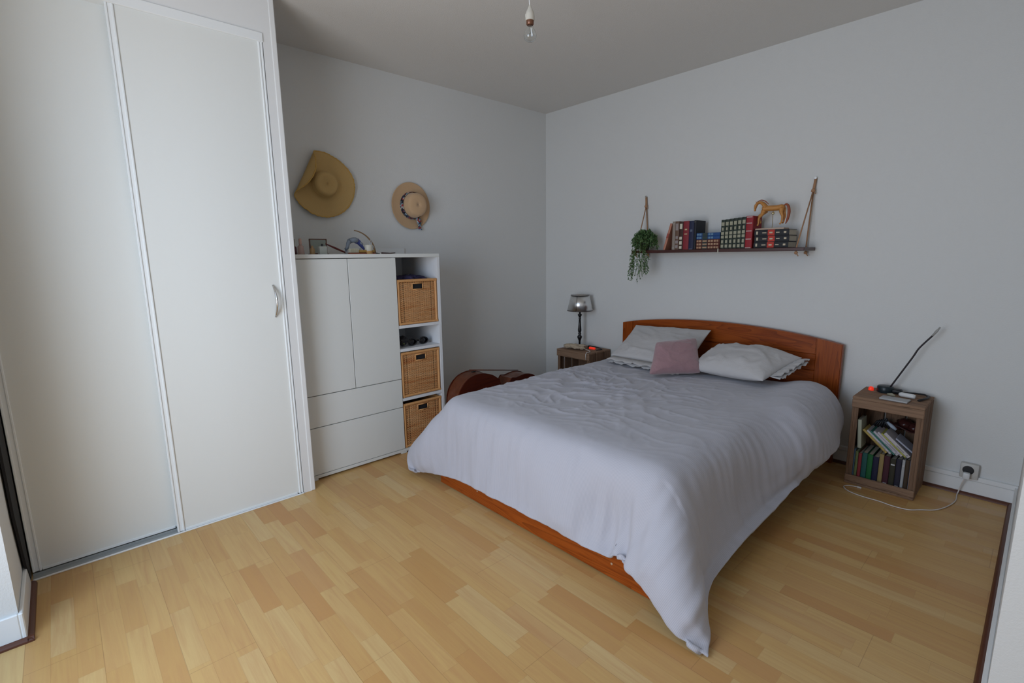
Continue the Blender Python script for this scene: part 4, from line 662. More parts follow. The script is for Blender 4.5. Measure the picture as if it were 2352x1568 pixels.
    [923, -1367, 169, 923, -1367, 210, 925, -1368, 252, 926, -1369, 293, 930, -1369, 335, 935, -1370, 376, 946, -1371, 416, 964, -1371, 453, 994, -1370, 481, 1032, -1371, 494, 1073, -1372, 497, 1114, -1372, 496, 1155, -1372, 495, 1197, -1371, 495, 1238, -1370, 495, 1279, -1370, 495, 1320, -1370, 495, 1362, -1370, 495, 1403, -1370, 495, 1444, -1371, 495, 1485, -1371, 495, 1526, -1370, 495, 1568, -1370, 495, 1609, -1370, 495, 1650, -1370, 495, 1691, -1371, 495, 1732, -1371, 495, 1773, -1371, 495, 1814, -1371, 495, 1855, -1371, 495, 1896, -1371, 495, 1936, -1371, 495, 1977, -1371, 495, 2018, -1371, 495, 2059, -1372, 495, 2100, -1372, 495, 2142, -1373, 495, 2183, -1373, 495, 2225, -1373, 496, 2267, -1372, 496, 2308, -1371, 492, 2346, -1370, 476, 2375, -1368, 448, 2394, -1365, 412, 2404, -1361, 372, 2410, -1356, 332, 2415, -1351, 291, 2420, -1345, 251, 2428, -1339, 211, 2441, -1333, 174, 2457, -1327, 139, 2489, -1323, 130],
    [929, -1409, 168, 929, -1410, 210, 929, -1411, 251, 929, -1412, 293, 931, -1413, 334, 936, -1413, 376, 946, -1414, 416, 964, -1414, 453, 994, -1414, 481, 1032, -1414, 494, 1073, -1415, 497, 1114, -1416, 496, 1155, -1416, 495, 1197, -1415, 495, 1238, -1414, 495, 1279, -1414, 495, 1320, -1414, 495, 1362, -1414, 495, 1403, -1414, 495, 1444, -1414, 495, 1485, -1414, 495, 1526, -1414, 495, 1568, -1414, 495, 1609, -1414, 495, 1650, -1414, 495, 1691, -1414, 495, 1732, -1414, 495, 1773, -1414, 495, 1814, -1414, 495, 1855, -1414, 495, 1896, -1415, 495, 1937, -1415, 495, 1978, -1415, 495, 2019, -1415, 495, 2060, -1415, 495, 2101, -1415, 495, 2143, -1416, 495, 2185, -1417, 495, 2226, -1417, 496, 2268, -1416, 496, 2309, -1415, 491, 2347, -1413, 475, 2376, -1412, 447, 2394, -1409, 411, 2404, -1404, 371, 2410, -1399, 330, 2414, -1394, 289, 2420, -1388, 249, 2427, -1382, 209, 2441, -1376, 172, 2457, -1371, 137, 2489, -1366, 127],
    [936, -1452, 168, 934, -1453, 209, 933, -1454, 251, 932, -1455, 292, 933, -1456, 334, 937, -1457, 375, 946, -1457, 416, 964, -1458, 453, 993, -1457, 481, 1032, -1458, 494, 1073, -1459, 497, 1114, -1460, 496, 1155, -1459, 495, 1197, -1458, 495, 1238, -1457, 495, 1279, -1457, 495, 1320, -1457, 495, 1362, -1457, 495, 1403, -1457, 495, 1444, -1457, 495, 1485, -1457, 495, 1526, -1457, 495, 1568, -1457, 495, 1609, -1457, 495, 1650, -1457, 495, 1691, -1458, 495, 1732, -1458, 495, 1773, -1458, 495, 1814, -1458, 495, 1855, -1458, 495, 1896, -1458, 495, 1938, -1458, 495, 1979, -1458, 495, 2020, -1458, 495, 2061, -1458, 495, 2102, -1459, 495, 2144, -1460, 495, 2186, -1461, 495, 2227, -1461, 496, 2269, -1460, 496, 2310, -1458, 491, 2348, -1457, 475, 2376, -1455, 446, 2394, -1452, 409, 2403, -1447, 369, 2409, -1442, 329, 2414, -1437, 288, 2419, -1431, 247, 2427, -1425, 208, 2441, -1420, 170, 2456, -1414, 135, 2489, -1409, 124],
    [942, -1495, 167, 940, -1495, 209, 937, -1496, 250, 936, -1497, 292, 936, -1499, 333, 939, -1500, 375, 947, -1501, 416, 963, -1501, 453, 993, -1501, 480, 1032, -1502, 494, 1072, -1503, 497, 1114, -1504, 496, 1155, -1504, 495, 1196, -1502, 495, 1238, -1501, 495, 1279, -1501, 495, 1320, -1501, 495, 1362, -1501, 495, 1403, -1501, 495, 1444, -1501, 495, 1485, -1501, 495, 1526, -1501, 495, 1568, -1501, 495, 1609, -1501, 495, 1650, -1501, 495, 1691, -1501, 495, 1732, -1501, 495, 1773, -1501, 495, 1815, -1501, 495, 1856, -1501, 495, 1897, -1501, 495, 1938, -1501, 495, 1979, -1501, 495, 2020, -1501, 495, 2062, -1502, 495, 2104, -1503, 495, 2145, -1504, 495, 2187, -1505, 495, 2229, -1505, 496, 2270, -1504, 496, 2311, -1502, 491, 2349, -1501, 474, 2377, -1499, 445, 2394, -1495, 408, 2403, -1491, 368, 2409, -1485, 327, 2413, -1480, 286, 2419, -1474, 246, 2427, -1469, 206, 2441, -1463, 168, 2457, -1457, 133, 2489, -1452, 121],
    [945, -1537, 167, 943, -1538, 208, 941, -1539, 250, 938, -1540, 291, 938, -1542, 333, 940, -1543, 374, 947, -1544, 415, 963, -1545, 453, 993, -1545, 480, 1031, -1546, 493, 1072, -1548, 497, 1113, -1548, 496, 1155, -1548, 495, 1196, -1547, 495, 1238, -1545, 495, 1279, -1545, 495, 1320, -1544, 495, 1362, -1544, 495, 1403, -1544, 495, 1444, -1544, 495, 1485, -1544, 495, 1527, -1544, 495, 1568, -1544, 495, 1609, -1544, 495, 1650, -1544, 495, 1691, -1544, 495, 1732, -1545, 495, 1774, -1545, 495, 1815, -1545, 495, 1856, -1545, 495, 1897, -1545, 495, 1938, -1545, 495, 1980, -1545, 495, 2021, -1545, 495, 2063, -1546, 495, 2105, -1547, 495, 2147, -1548, 495, 2189, -1549, 495, 2230, -1549, 496, 2272, -1548, 496, 2313, -1546, 490, 2350, -1545, 473, 2378, -1543, 444, 2394, -1539, 406, 2403, -1534, 366, 2408, -1528, 325, 2413, -1523, 284, 2419, -1517, 243, 2428, -1511, 204, 2441, -1506, 166, 2457, -1500, 130, 2489, -1495, 118],
    [945, -1580, 166, 944, -1581, 208, 942, -1582, 249, 940, -1583, 291, 939, -1584, 332, 941, -1586, 374, 947, -1588, 415, 963, -1589, 452, 992, -1590, 480, 1030, -1591, 493, 1071, -1592, 497, 1113, -1593, 497, 1154, -1592, 496, 1196, -1591, 495, 1237, -1589, 495, 1279, -1589, 495, 1320, -1588, 495, 1362, -1588, 495, 1403, -1588, 495, 1444, -1588, 495, 1485, -1588, 495, 1527, -1588, 495, 1568, -1588, 495, 1609, -1588, 495, 1650, -1588, 495, 1691, -1588, 495, 1733, -1588, 495, 1774, -1588, 495, 1815, -1589, 495, 1856, -1589, 495, 1898, -1589, 495, 1939, -1589, 495, 1981, -1589, 495, 2022, -1589, 495, 2064, -1590, 495, 2106, -1591, 495, 2148, -1593, 495, 2190, -1594, 496, 2232, -1594, 496, 2274, -1593, 496, 2315, -1591, 490, 2352, -1589, 472, 2379, -1586, 442, 2395, -1582, 404, 2403, -1577, 364, 2408, -1571, 323, 2413, -1566, 282, 2419, -1560, 241, 2428, -1554, 201, 2442, -1549, 163, 2458, -1543, 128, 2491, -1538, 114],
    [938, -1622, 166, 939, -1623, 207, 939, -1624, 249, 938, -1625, 290, 939, -1627, 332, 941, -1629, 374, 947, -1632, 414, 963, -1634, 452, 992, -1635, 480, 1030, -1636, 493, 1070, -1637, 497, 1112, -1637, 497, 1153, -1636, 496, 1195, -1635, 495, 1237, -1634, 495, 1278, -1633, 495, 1320, -1633, 495, 1361, -1633, 495, 1403, -1632, 495, 1444, -1632, 495, 1485, -1632, 495, 1527, -1632, 495, 1568, -1632, 495, 1609, -1632, 495, 1650, -1632, 495, 1692, -1633, 495, 1733, -1633, 495, 1774, -1633, 495, 1816, -1633, 495, 1857, -1633, 495, 1899, -1633, 495, 1940, -1633, 495, 1982, -1633, 495, 2024, -1634, 495, 2066, -1634, 495, 2108, -1635, 495, 2150, -1637, 495, 2193, -1638, 496, 2235, -1638, 496, 2276, -1638, 495, 2317, -1636, 489, 2354, -1634, 470, 2380, -1630, 440, 2396, -1626, 402, 2404, -1620, 361, 2409, -1614, 320, 2414, -1609, 279, 2420, -1603, 238, 2429, -1597, 198, 2443, -1591, 160, 2460, -1586, 124, 2492, -1581, 110],
    [924, -1662, 166, 928, -1664, 207, 931, -1665, 249, 933, -1667, 290, 935, -1669, 332, 939, -1672, 373, 946, -1675, 414, 962, -1678, 451, 991, -1680, 479, 1029, -1682, 493, 1069, -1682, 497, 1111, -1682, 498, 1153, -1681, 497, 1194, -1679, 496, 1236, -1678, 496, 1278, -1677, 496, 1319, -1677, 496, 1361, -1677, 495, 1402, -1677, 495, 1444, -1677, 495, 1485, -1677, 495, 1527, -1677, 495, 1568, -1677, 495, 1609, -1677, 495, 1651, -1677, 495, 1692, -1677, 495, 1733, -1677, 495, 1775, -1677, 495, 1816, -1677, 495, 1858, -1677, 495, 1900, -1677, 495, 1941, -1677, 495, 1983, -1677, 495, 2025, -1678, 495, 2068, -1679, 496, 2110, -1680, 496, 2152, -1681, 496, 2195, -1682, 497, 2237, -1683, 497, 2279, -1683, 495, 2320, -1681, 488, 2356, -1678, 468, 2382, -1674, 437, 2397, -1669, 399, 2405, -1663, 358, 2411, -1657, 317, 2416, -1651, 276, 2423, -1645, 235, 2432, -1640, 195, 2445, -1634, 157, 2461, -1628, 121, 2494, -1625, 106],
    [903, -1699, 168, 910, -1702, 209, 916, -1704, 250, 921, -1707, 291, 927, -1710, 332, 934, -1714, 373, 944, -1718, 413, 961, -1723, 450, 990, -1726, 478, 1027, -1727, 493, 1069, -1728, 498, 1110, -1727, 498, 1152, -1725, 498, 1194, -1724, 497, 1236, -1722, 497, 1278, -1722, 496, 1320, -1721, 496, 1361, -1721, 496, 1403, -1721, 496, 1444, -1721, 496, 1485, -1721, 496, 1527, -1721, 496, 1568, -1721, 496, 1609, -1721, 496, 1651, -1721, 496, 1692, -1721, 496, 1733, -1721, 496, 1775, -1721, 496, 1816, -1721, 496, 1858, -1721, 496, 1900, -1721, 496, 1942, -1721, 496, 1984, -1721, 496, 2026, -1722, 496, 2068, -1723, 496, 2111, -1724, 497, 2153, -1725, 497, 2196, -1727, 497, 2239, -1728, 497, 2282, -1728, 495, 2323, -1726, 487, 2358, -1723, 466, 2384, -1718, 434, 2399, -1712, 396, 2408, -1705, 355, 2415, -1699, 314, 2421, -1693, 273, 2428, -1688, 232, 2436, -1682, 192, 2448, -1676, 153, 2463, -1671, 116, 2495, -1668, 102],
    [875, -1732, 171, 885, -1736, 211, 895, -1740, 252, 904, -1745, 292, 914, -1749, 332, 925, -1755, 372, 940, -1761, 411, 959, -1767, 448, 988, -1772, 477, 1026, -1773, 492, 1068, -1773, 496, 1111, -1771, 497, 1153, -1769, 497, 1195, -1768, 497, 1237, -1766, 496, 1278, -1766, 496, 1320, -1765, 496, 1362, -1765, 496, 1403, -1765, 496, 1444, -1765, 496, 1486, -1765, 496, 1527, -1765, 496, 1568, -1765, 496, 1610, -1765, 496, 1651, -1765, 496, 1692, -1765, 496, 1734, -1765, 496, 1775, -1765, 496, 1816, -1765, 496, 1858, -1765, 496, 1899, -1765, 496, 1941, -1765, 496, 1983, -1765, 496, 2025, -1766, 496, 2068, -1767, 496, 2111, -1768, 496, 2154, -1769, 496, 2197, -1771, 497, 2240, -1772, 496, 2284, -1773, 495, 2326, -1772, 486, 2362, -1768, 463, 2386, -1762, 430, 2403, -1755, 391, 2414, -1748, 351, 2423, -1741, 310, 2430, -1735, 269, 2437, -1729, 229, 2444, -1724, 188, 2454, -1718, 149, 2466, -1713, 111, 2497, -1710, 98],
    [845, -1761, 177, 857, -1767, 216, 869, -1774, 255, 882, -1780, 294, 896, -1787, 333, 913, -1795, 371, 933, -1802, 407, 957, -1810, 441, 987, -1817, 470, 1027, -1819, 487, 1070, -1817, 490, 1112, -1815, 491, 1154, -1813, 492, 1196, -1811, 492, 1238, -1810, 492, 1280, -1809, 492, 1321, -1809, 492, 1362, -1809, 492, 1403, -1809, 492, 1445, -1809, 492, 1486, -1809, 492, 1527, -1809, 492, 1568, -1809, 492, 1610, -1809, 492, 1651, -1809, 492, 1692, -1809, 492, 1733, -1809, 492, 1775, -1809, 492, 1816, -1809, 492, 1857, -1809, 492, 1899, -1809, 492, 1940, -1809, 492, 1982, -1809, 492, 2024, -1809, 492, 2066, -1810, 492, 2109, -1811, 492, 2152, -1812, 492, 2196, -1814, 491, 2240, -1816, 491, 2284, -1818, 489, 2328, -1818, 479, 2364, -1812, 456, 2389, -1805, 422, 2408, -1797, 385, 2423, -1789, 346, 2435, -1782, 306, 2443, -1775, 266, 2450, -1769, 225, 2456, -1764, 185, 2464, -1759, 145, 2472, -1755, 106, 2500, -1752, 93],
    [813, -1789, 182, 827, -1797, 220, 843, -1806, 258, 860, -1815, 295, 879, -1825, 331, 901, -1834, 365, 927, -1842, 396, 957, -1850, 425, 991, -1856, 449, 1030, -1858, 464, 1073, -1856, 469, 1115, -1854, 472, 1157, -1852, 473, 1198, -1850, 474, 1240, -1850, 475, 1281, -1849, 475, 1322, -1849, 476, 1363, -1849, 476, 1404, -1849, 476, 1446, -1849, 476, 1487, -1849, 476, 1528, -1849, 476, 1569, -1849, 476, 1610, -1849, 476, 1651, -1849, 476, 1693, -1848, 476, 1734, -1848, 476, 1775, -1848, 476, 1816, -1848, 476, 1857, -1848, 476, 1899, -1848, 476, 1940, -1848, 476, 1982, -1848, 476, 2023, -1849, 476, 2065, -1849, 476, 2108, -1850, 475, 2151, -1851, 474, 2194, -1852, 473, 2238, -1854, 472, 2282, -1856, 469, 2324, -1857, 459, 2360, -1852, 438, 2390, -1846, 409, 2414, -1838, 375, 2433, -1830, 339, 2448, -1822, 301, 2459, -1815, 262, 2467, -1808, 222, 2473, -1803, 181, 2479, -1798, 141, 2482, -1796, 102, 2507, -1791, 85],
    [782, -1818, 187, 800, -1829, 223, 819, -1840, 258, 840, -1852, 291, 865, -1863, 323, 893, -1872, 352, 925, -1879, 377, 960, -1883, 398, 998, -1884, 415, 1037, -1884, 427, 1077, -1882, 434, 1118, -1880, 437, 1160, -1879, 440, 1201, -1878, 441, 1242, -1878, 443, 1283, -1878, 443, 1324, -1877, 444, 1365, -1877, 444, 1406, -1877, 444, 1447, -1877, 444, 1488, -1877, 444, 1529, -1877, 444, 1571, -1877, 444, 1612, -1877, 445, 1653, -1878, 445, 1694, -1878, 445, 1735, -1878, 445, 1776, -1878, 445, 1817, -1878, 445, 1858, -1878, 445, 1899, -1878, 445, 1941, -1878, 445, 1982, -1877, 445, 2023, -1877, 445, 2065, -1877, 445, 2107, -1877, 444, 2149, -1877, 443, 2191, -1878, 442, 2233, -1879, 440, 2275, -1882, 436, 2316, -1885, 427, 2353, -1886, 412, 2387, -1884, 389, 2417, -1879, 361, 2441, -1871, 329, 2461, -1863, 294, 2476, -1854, 257, 2487, -1846, 218, 2493, -1840, 178, 2499, -1835, 138, 2500, -1834, 98, 2518, -1827, 72],
    [756, -1851, 189, 777, -1864, 222, 802, -1877, 252, 828, -1890, 281, 859, -1900, 307, 892, -1907, 330, 929, -1910, 348, 967, -1908, 364, 1005, -1903, 376, 1044, -1899, 385, 1084, -1895, 391, 1124, -1894, 395, 1165, -1893, 398, 1206, -1893, 400, 1247, -1894, 402, 1288, -1894, 403, 1328, -1894, 404, 1369, -1895, 404, 1410, -1895, 404, 1451, -1895, 405, 1491, -1895, 405, 1532, -1895, 405, 1573, -1896, 406, 1614, -1897, 406, 1655, -1897, 406, 1696, -1898, 407, 1737, -1899, 407, 1778, -1900, 408, 1818, -1900, 408, 1859, -1900, 408, 1900, -1900, 408, 1941, -1899, 408, 1982, -1898, 407, 2023, -1896, 407, 2064, -1894, 406, 2105, -1892, 405, 2146, -1891, 403, 2187, -1890, 402, 2228, -1892, 400, 2268, -1897, 396, 2307, -1905, 390, 2344, -1913, 379, 2380, -1917, 363, 2414, -1916, 341, 2443, -1911, 314, 2468, -1903, 283, 2489, -1894, 249, 2504, -1885, 213, 2514, -1877, 175, 2521, -1871, 135, 2522, -1868, 95, 2532, -1861, 60],
    [737, -1887, 184, 763, -1902, 213, 793, -1915, 238, 825, -1926, 261, 861, -1933, 282, 898, -1935, 299, 937, -1932, 313, 975, -1925, 324, 1013, -1916, 334, 1052, -1908, 341, 1091, -1904, 347, 1131, -1902, 352, 1171, -1902, 355, 1211, -1903, 357, 1252, -1904, 359, 1292, -1905, 360, 1333, -1906, 361, 1373, -1906, 362, 1414, -1906, 362, 1454, -1907, 363, 1495, -1907, 363, 1535, -1907, 363, 1576, -1908, 364, 1617, -1909, 364, 1657, -1911, 365, 1698, -1912, 366, 1739, -1914, 366, 1779, -1916, 367, 1820, -1917, 368, 1861, -1917, 368, 1901, -1916, 368, 1942, -1915, 367, 1982, -1912, 366, 2023, -1908, 365, 2063, -1903, 364, 2103, -1898, 362, 2143, -1894, 361, 2183, -1893, 359, 2223, -1896, 357, 2261, -1905, 354, 2298, -1918, 349, 2333, -1932, 342, 2369, -1943, 330, 2405, -1948, 313, 2438, -1948, 292, 2469, -1943, 266, 2495, -1934, 237, 2516, -1924, 204, 2532, -1914, 168, 2542, -1905, 130, 2547, -1898, 91, 2548, -1891, 51],
    [728, -1924, 169, 759, -1938, 193, 794, -1948, 213, 830, -1955, 232, 868, -1957, 248, 907, -1954, 262, 946, -1946, 273, 984, -1935, 283, 1021, -1924, 291, 1060, -1915, 298, 1098, -1909, 303, 1138, -1907, 308, 1178, -1908, 311, 1217, -1909, 314, 1257, -1911, 316, 1297, -1913, 317, 1338, -1914, 318, 1378, -1915, 319, 1418, -1915, 319, 1458, -1915, 320, 1499, -1915, 320, 1539, -1916, 321, 1580, -1917, 321, 1620, -1918, 322, 1660, -1920, 323, 1701, -1923, 323, 1741, -1925, 324, 1782, -1928, 325, 1822, -1930, 326, 1863, -1930, 326, 1903, -1930, 326, 1943, -1928, 326, 1983, -1923, 324, 2023, -1917, 323, 2062, -1909, 321, 2101, -1901, 319, 2140, -1894, 317, 2180, -1892, 316, 2218, -1895, 314, 2254, -1908, 311, 2289, -1925, 307, 2322, -1946, 302, 2356, -1963, 294, 2392, -1974, 281, 2427, -1978, 263, 2462, -1978, 242, 2493, -1972, 217, 2521, -1964, 189, 2543, -1952, 157, 2556, -1940, 121, 2563, -1929, 83, 2564, -1917, 44],
    [730, -1956, 143, 764, -1966, 163, 801, -1972, 181, 839, -1975, 197, 878, -1973, 210, 917, -1966, 222, 955, -1955, 232, 992, -1942, 240, 1029, -1930, 248, 1067, -1920, 254, 1106, -1914, 259, 1145, -1912, 264, 1184, -1913, 267, 1224, -1915, 270, 1263, -1917, 272, 1303, -1919, 274, 1343, -1921, 275, 1383, -1922, 276, 1423, -1922, 276, 1463, -1922, 277, 1503, -1922, 277, 1543, -1923, 278, 1583, -1923, 278, 1624, -1925, 279, 1664, -1927, 280, 1704, -1930, 281, 1744, -1933, 282, 1784, -1937, 283, 1824, -1940, 284, 1865, -1941, 284, 1905, -1941, 284, 1945, -1938, 283, 1984, -1932, 282, 2023, -1924, 280, 2062, -1913, 278, 2100, -1903, 276, 2138, -1894, 274, 2177, -1893, 273, 2215, -1896, 271, 2247, -1912, 269, 2280, -1932, 266, 2309, -1956, 262, 2342, -1976, 255, 2376, -1992, 244, 2413, -2001, 229, 2448, -2004, 211, 2483, -2003, 190, 2515, -1998, 166, 2542, -1988, 138, 2560, -1973, 105, 2573, -1956, 71, 2578, -1937, 36],
    [741, -1979, 109, 776, -1981, 127, 813, -1986, 143, 851, -1986, 158, 889, -1981, 170, 927, -1971, 180, 964, -1959, 189, 1000, -1946, 197, 1037, -1934, 204, 1075, -1925, 210, 1113, -1919, 216, 1152, -1918, 220, 1191, -1918, 224, 1230, -1920, 227, 1269, -1923, 229, 1309, -1925, 230, 1348, -1927, 232, 1388, -1928, 232, 1428, -1929, 233, 1467, -1929, 234, 1507, -1929, 234, 1547, -1929, 235, 1587, -1929, 235, 1627, -1930, 236, 1667, -1932, 237, 1707, -1935, 238, 1747, -1939, 239, 1787, -1943, 240, 1827, -1947, 241, 1867, -1950, 241, 1907, -1950, 242, 1947, -1948, 241, 1986, -1941, 240, 2025, -1931, 238, 2063, -1920, 235, 2100, -1908, 233, 2138, -1899, 231, 2174, -1898, 230, 2210, -1901, 228, 2238, -1920, 228, 2269, -1939, 225, 2294, -1966, 223, 2326, -1986, 216, 2360, -2004, 206, 2396, -2015, 192, 2432, -2021, 176, 2467, -2024, 157, 2502, -2023, 136, 2534, -2017, 112, 2559, -2003, 85, 2579, -1984, 56, 2589, -1959, 26],
    [764, -1994, 76, 793, -1983, 89, 828, -1990, 104, 863, -1986, 118, 900, -1983, 128, 936, -1971, 138, 972, -1960, 147, 1008, -1947, 154, 1045, -1938, 161, 1082, -1930, 167, 1120, -1925, 172, 1159, -1925, 177, 1197, -1924, 180, 1236, -1927, 183, 1275, -1929, 185, 1314, -1931, 187, 1354, -1933, 188, 1393, -1934, 189, 1433, -1935, 190, 1472, -1936, 191, 1512, -1936, 191, 1552, -1935, 192, 1592, -1935, 192, 1632, -1936, 193, 1671, -1938, 194, 1711, -1940, 195, 1751, -1944, 196, 1791, -1948, 197, 1831, -1953, 198, 1870, -1956, 199, 1910, -1957, 199, 1950, -1955, 198, 1989, -1950, 197, 2027, -1940, 196, 2065, -1930, 193, 2102, -1919, 191, 2139, -1910, 189, 2172, -1910, 190, 2204, -1912, 187, 2227, -1932, 190, 2255, -1948, 186, 2278, -1973, 185, 2310, -1991, 177, 2344, -2008, 167, 2379, -2017, 153, 2415, -2025, 137, 2449, -2031, 119, 2484, -2033, 100, 2516, -2031, 79, 2545, -2019, 57, 2571, -2003, 33, 2597, -1983, 16],
    [798, -1999, 55, 814, -1978, 54, 845, -1986, 66, 875, -1981, 78, 910, -1979, 87, 944, -1967, 96, 980, -1959, 104, 1016, -1949, 111, 1053, -1942, 118, 1090, -1937, 124, 1128, -1933, 130, 1166, -1933, 134, 1204, -1932, 137, 1243, -1934, 140, 1281, -1935, 142, 1320, -1938, 144, 1359, -1939, 145, 1398, -1941, 146, 1438, -1942, 147, 1477, -1942, 148, 1517, -1943, 148, 1557, -1942, 149, 1596, -1942, 149, 1636, -1942, 150, 1676, -1943, 151, 1716, -1945, 152, 1755, -1948, 153, 1795, -1952, 154, 1834, -1956, 155, 1874, -1960, 156, 1913, -1962, 156, 1953, -1962, 156, 1992, -1958, 155, 2031, -1950, 154, 2068, -1942, 153, 2105, -1934, 151, 2141, -1928, 150, 2170, -1929, 152, 2197, -1928, 150, 2213, -1946, 154, 2239, -1958, 150, 2261, -1980, 150, 2294, -1994, 142, 2329, -2006, 131, 2364, -2013, 116, 2398, -2020, 99, 2432, -2027, 81, 2467, -2034, 62, 2502, -2039, 45, 2539, -2038, 31, 2576, -2029, 21, 2608, -2009, 13],
    [838, -1988, 55, 846, -1973, 35, 866, -1967, 38, 889, -1964, 43, 917, -1960, 50, 950, -1955, 56, 987, -1953, 62, 1024, -1950, 69, 1062, -1947, 76, 1099, -1945, 82, 1136, -1943, 87, 1174, -1942, 92, 1211, -1942, 95, 1249, -1943, 98, 1287, -1944, 99, 1326, -1945, 101, 1365, -1947, 102, 1404, -1948, 103, 1443, -1949, 104, 1483, -1950, 105, 1522, -1951, 106, 1562, -1951, 107, 1601, -1952, 108, 1641, -1953, 109, 1680, -1954, 110, 1720, -1954, 110, 1760, -1955, 111, 1799, -1955, 112, 1839, -1955, 113, 1878, -1956, 114, 1917, -1957, 114, 1957, -1957, 114, 1996, -1959, 114, 2035, -1960, 113, 2073, -1960, 115, 2110, -1959, 117, 2145, -1958, 120, 2175, -1957, 123, 2201, -1955, 131, 2218, -1953, 144, 2237, -1957, 148, 2261, -1964, 146, 2294, -1970, 140, 2330, -1975, 125, 2362, -1981, 103, 2394, -1989, 79, 2426, -1997, 57, 2460, -2004, 38, 2496, -2009, 23, 2533, -2012, 13, 2571, -2012, 7, 2609, -2011, 6],
]
P = np.array(DUVET, dtype=float).reshape(47, 52, 3) / 1000.0
def up1(a, f, axis):
    a = np.moveaxis(a, axis, 0); n = a.shape[0]; m_ = (n - 1) * f + 1
    t_ = np.arange(m_) / f; i = np.minimum(t_.astype(int), n - 2); u = (t_ - i)[:, None, None]
    p0, p1, p2, p3 = a[np.maximum(i - 1, 0)], a[i], a[i + 1], a[np.minimum(i + 2, n - 1)]
    r = 0.5 * (2 * p1 + (p2 - p0) * u + (2 * p0 - 5 * p1 + 4 * p2 - p3) * u * u + (3 * p1 - p0 - 3 * p2 + p3) * u ** 3)
    return np.moveaxis(r, 0, axis)
P = up1(up1(P, 6, 0), 6, 1)
ny, nx = P.shape[:2]
# crumples on the lying part and soft vertical folds on the hanging part
gu, gv = np.gradient(P, axis=1), np.gradient(P, axis=0)
N = np.cross(gv, gu); N /= np.linalg.norm(N, axis=-1, keepdims=True) + 1e-9
if N[ny // 2, nx // 2, 2] < 0: N = -N
L0, W0 = 2.0, 2.105
D = np.zeros((ny, nx))
for j in range(ny):
    v_ = j / (ny - 1) * L0
    for i in range(nx):
        x, y, z = P[j, i]; u_ = i / (nx - 1) * W0
        topm = min(1, max(0, (z - 0.44) / 0.05))
        k = 0.0
        if topm > 0:
            wgt = math.exp(-(((x - 1.42) / 0.55) ** 2 + ((y + 1.08) / 0.50) ** 2)) + 0.16
            wgt *= min(1, max(0, (y + 1.86) / 0.22)) 
            wx, wy = noise.noise(Vector((u_ * 3, v_ * 3, 1.0))) * 0.09, noise.noise(Vector((u_ * 3, v_ * 3, 7.0))) * 0.09
            a1 = 1 - abs(noise.noise(Vector(((u_ + wx) * 6.0 + v_ * 2.5, (v_ + wy) * 9.0, 3.0)))) * 3.6
            a2 = 1 - abs(noise.noise(Vector(((u_ - wy) * 13.0, (v_ + wx) * 8.0 + u_ * 5, 11.0)))) * 3.4
            k += topm * wgt * (0.0120 * max(0, a1) ** 2 + 0.0085 * max(0, a2) ** 2)
            k += topm * 0.006 * noise.noise(Vector((u_ * 5, v_ * 5, 20.0)))
        side = 1 - topm
        if side > 0:
            c_ = (u_ if y < -1.85 else v_)
            k += side * (0.011 if y < -1.85 else 0.006) * noise.noise(Vector((c_ * 11 + noise.noise(Vector((u_ * 2, v_ * 2, 4.))) * 1.5, z * 2.0, 31.0))) * min(1, (0.50 - z) / 0.15)
            k += side * 0.0045 * noise.noise(Vector((c_ * 27, z * 4.0, 41.0)))
        if y < -1.86 and z < 0.46: k += 0.010 * math.exp(-((x - 2.21) / 0.10) ** 2) * math.sin((x - 2.2) * 75 + z * 7) * min(1, (0.46 - z) / 0.2)
        D[j, i] = k
P = P + N * D[..., None]
P[..., 2] = np.maximum(P[..., 2], 0.005)
me = bpy.data.meshes.new('duvet')
vid = np.arange(ny * nx).reshape(ny, nx)
fc = np.stack([vid[:-1, :-1], vid[1:, :-1], vid[1:, 1:], vid[:-1, 1:]], -1).reshape(-1, 4)
me.from_pydata([tuple(p) for p in P.reshape(-1, 3)], [], [tuple(int(a) for a in f) for f in fc])
uvl = me.uv_layers.new(name='uv')
jj, ii = np.divmod(fc, nx)
uvd = np.stack([ii / (nx - 1) * W0, jj / (ny - 1) * L0], -1).reshape(-1).astype(np.float32)
uvl.data.foreach_set('uv', uvd)
me.materials.append(M['duvet']); me.polygons.foreach_set('use_smooth', [True] * len(me.polygons))
dv = bpy.data.objects.new('duvet', me); COL.objects.link(dv)
tag(dv, 'rumpled white duvet with fine grey stripes draped over the bed to the floor', 'duvet')
s_ = dv.modifiers.new('thick', 'SOLIDIFY'); s_.thickness = 0.010; s_.offset = -1

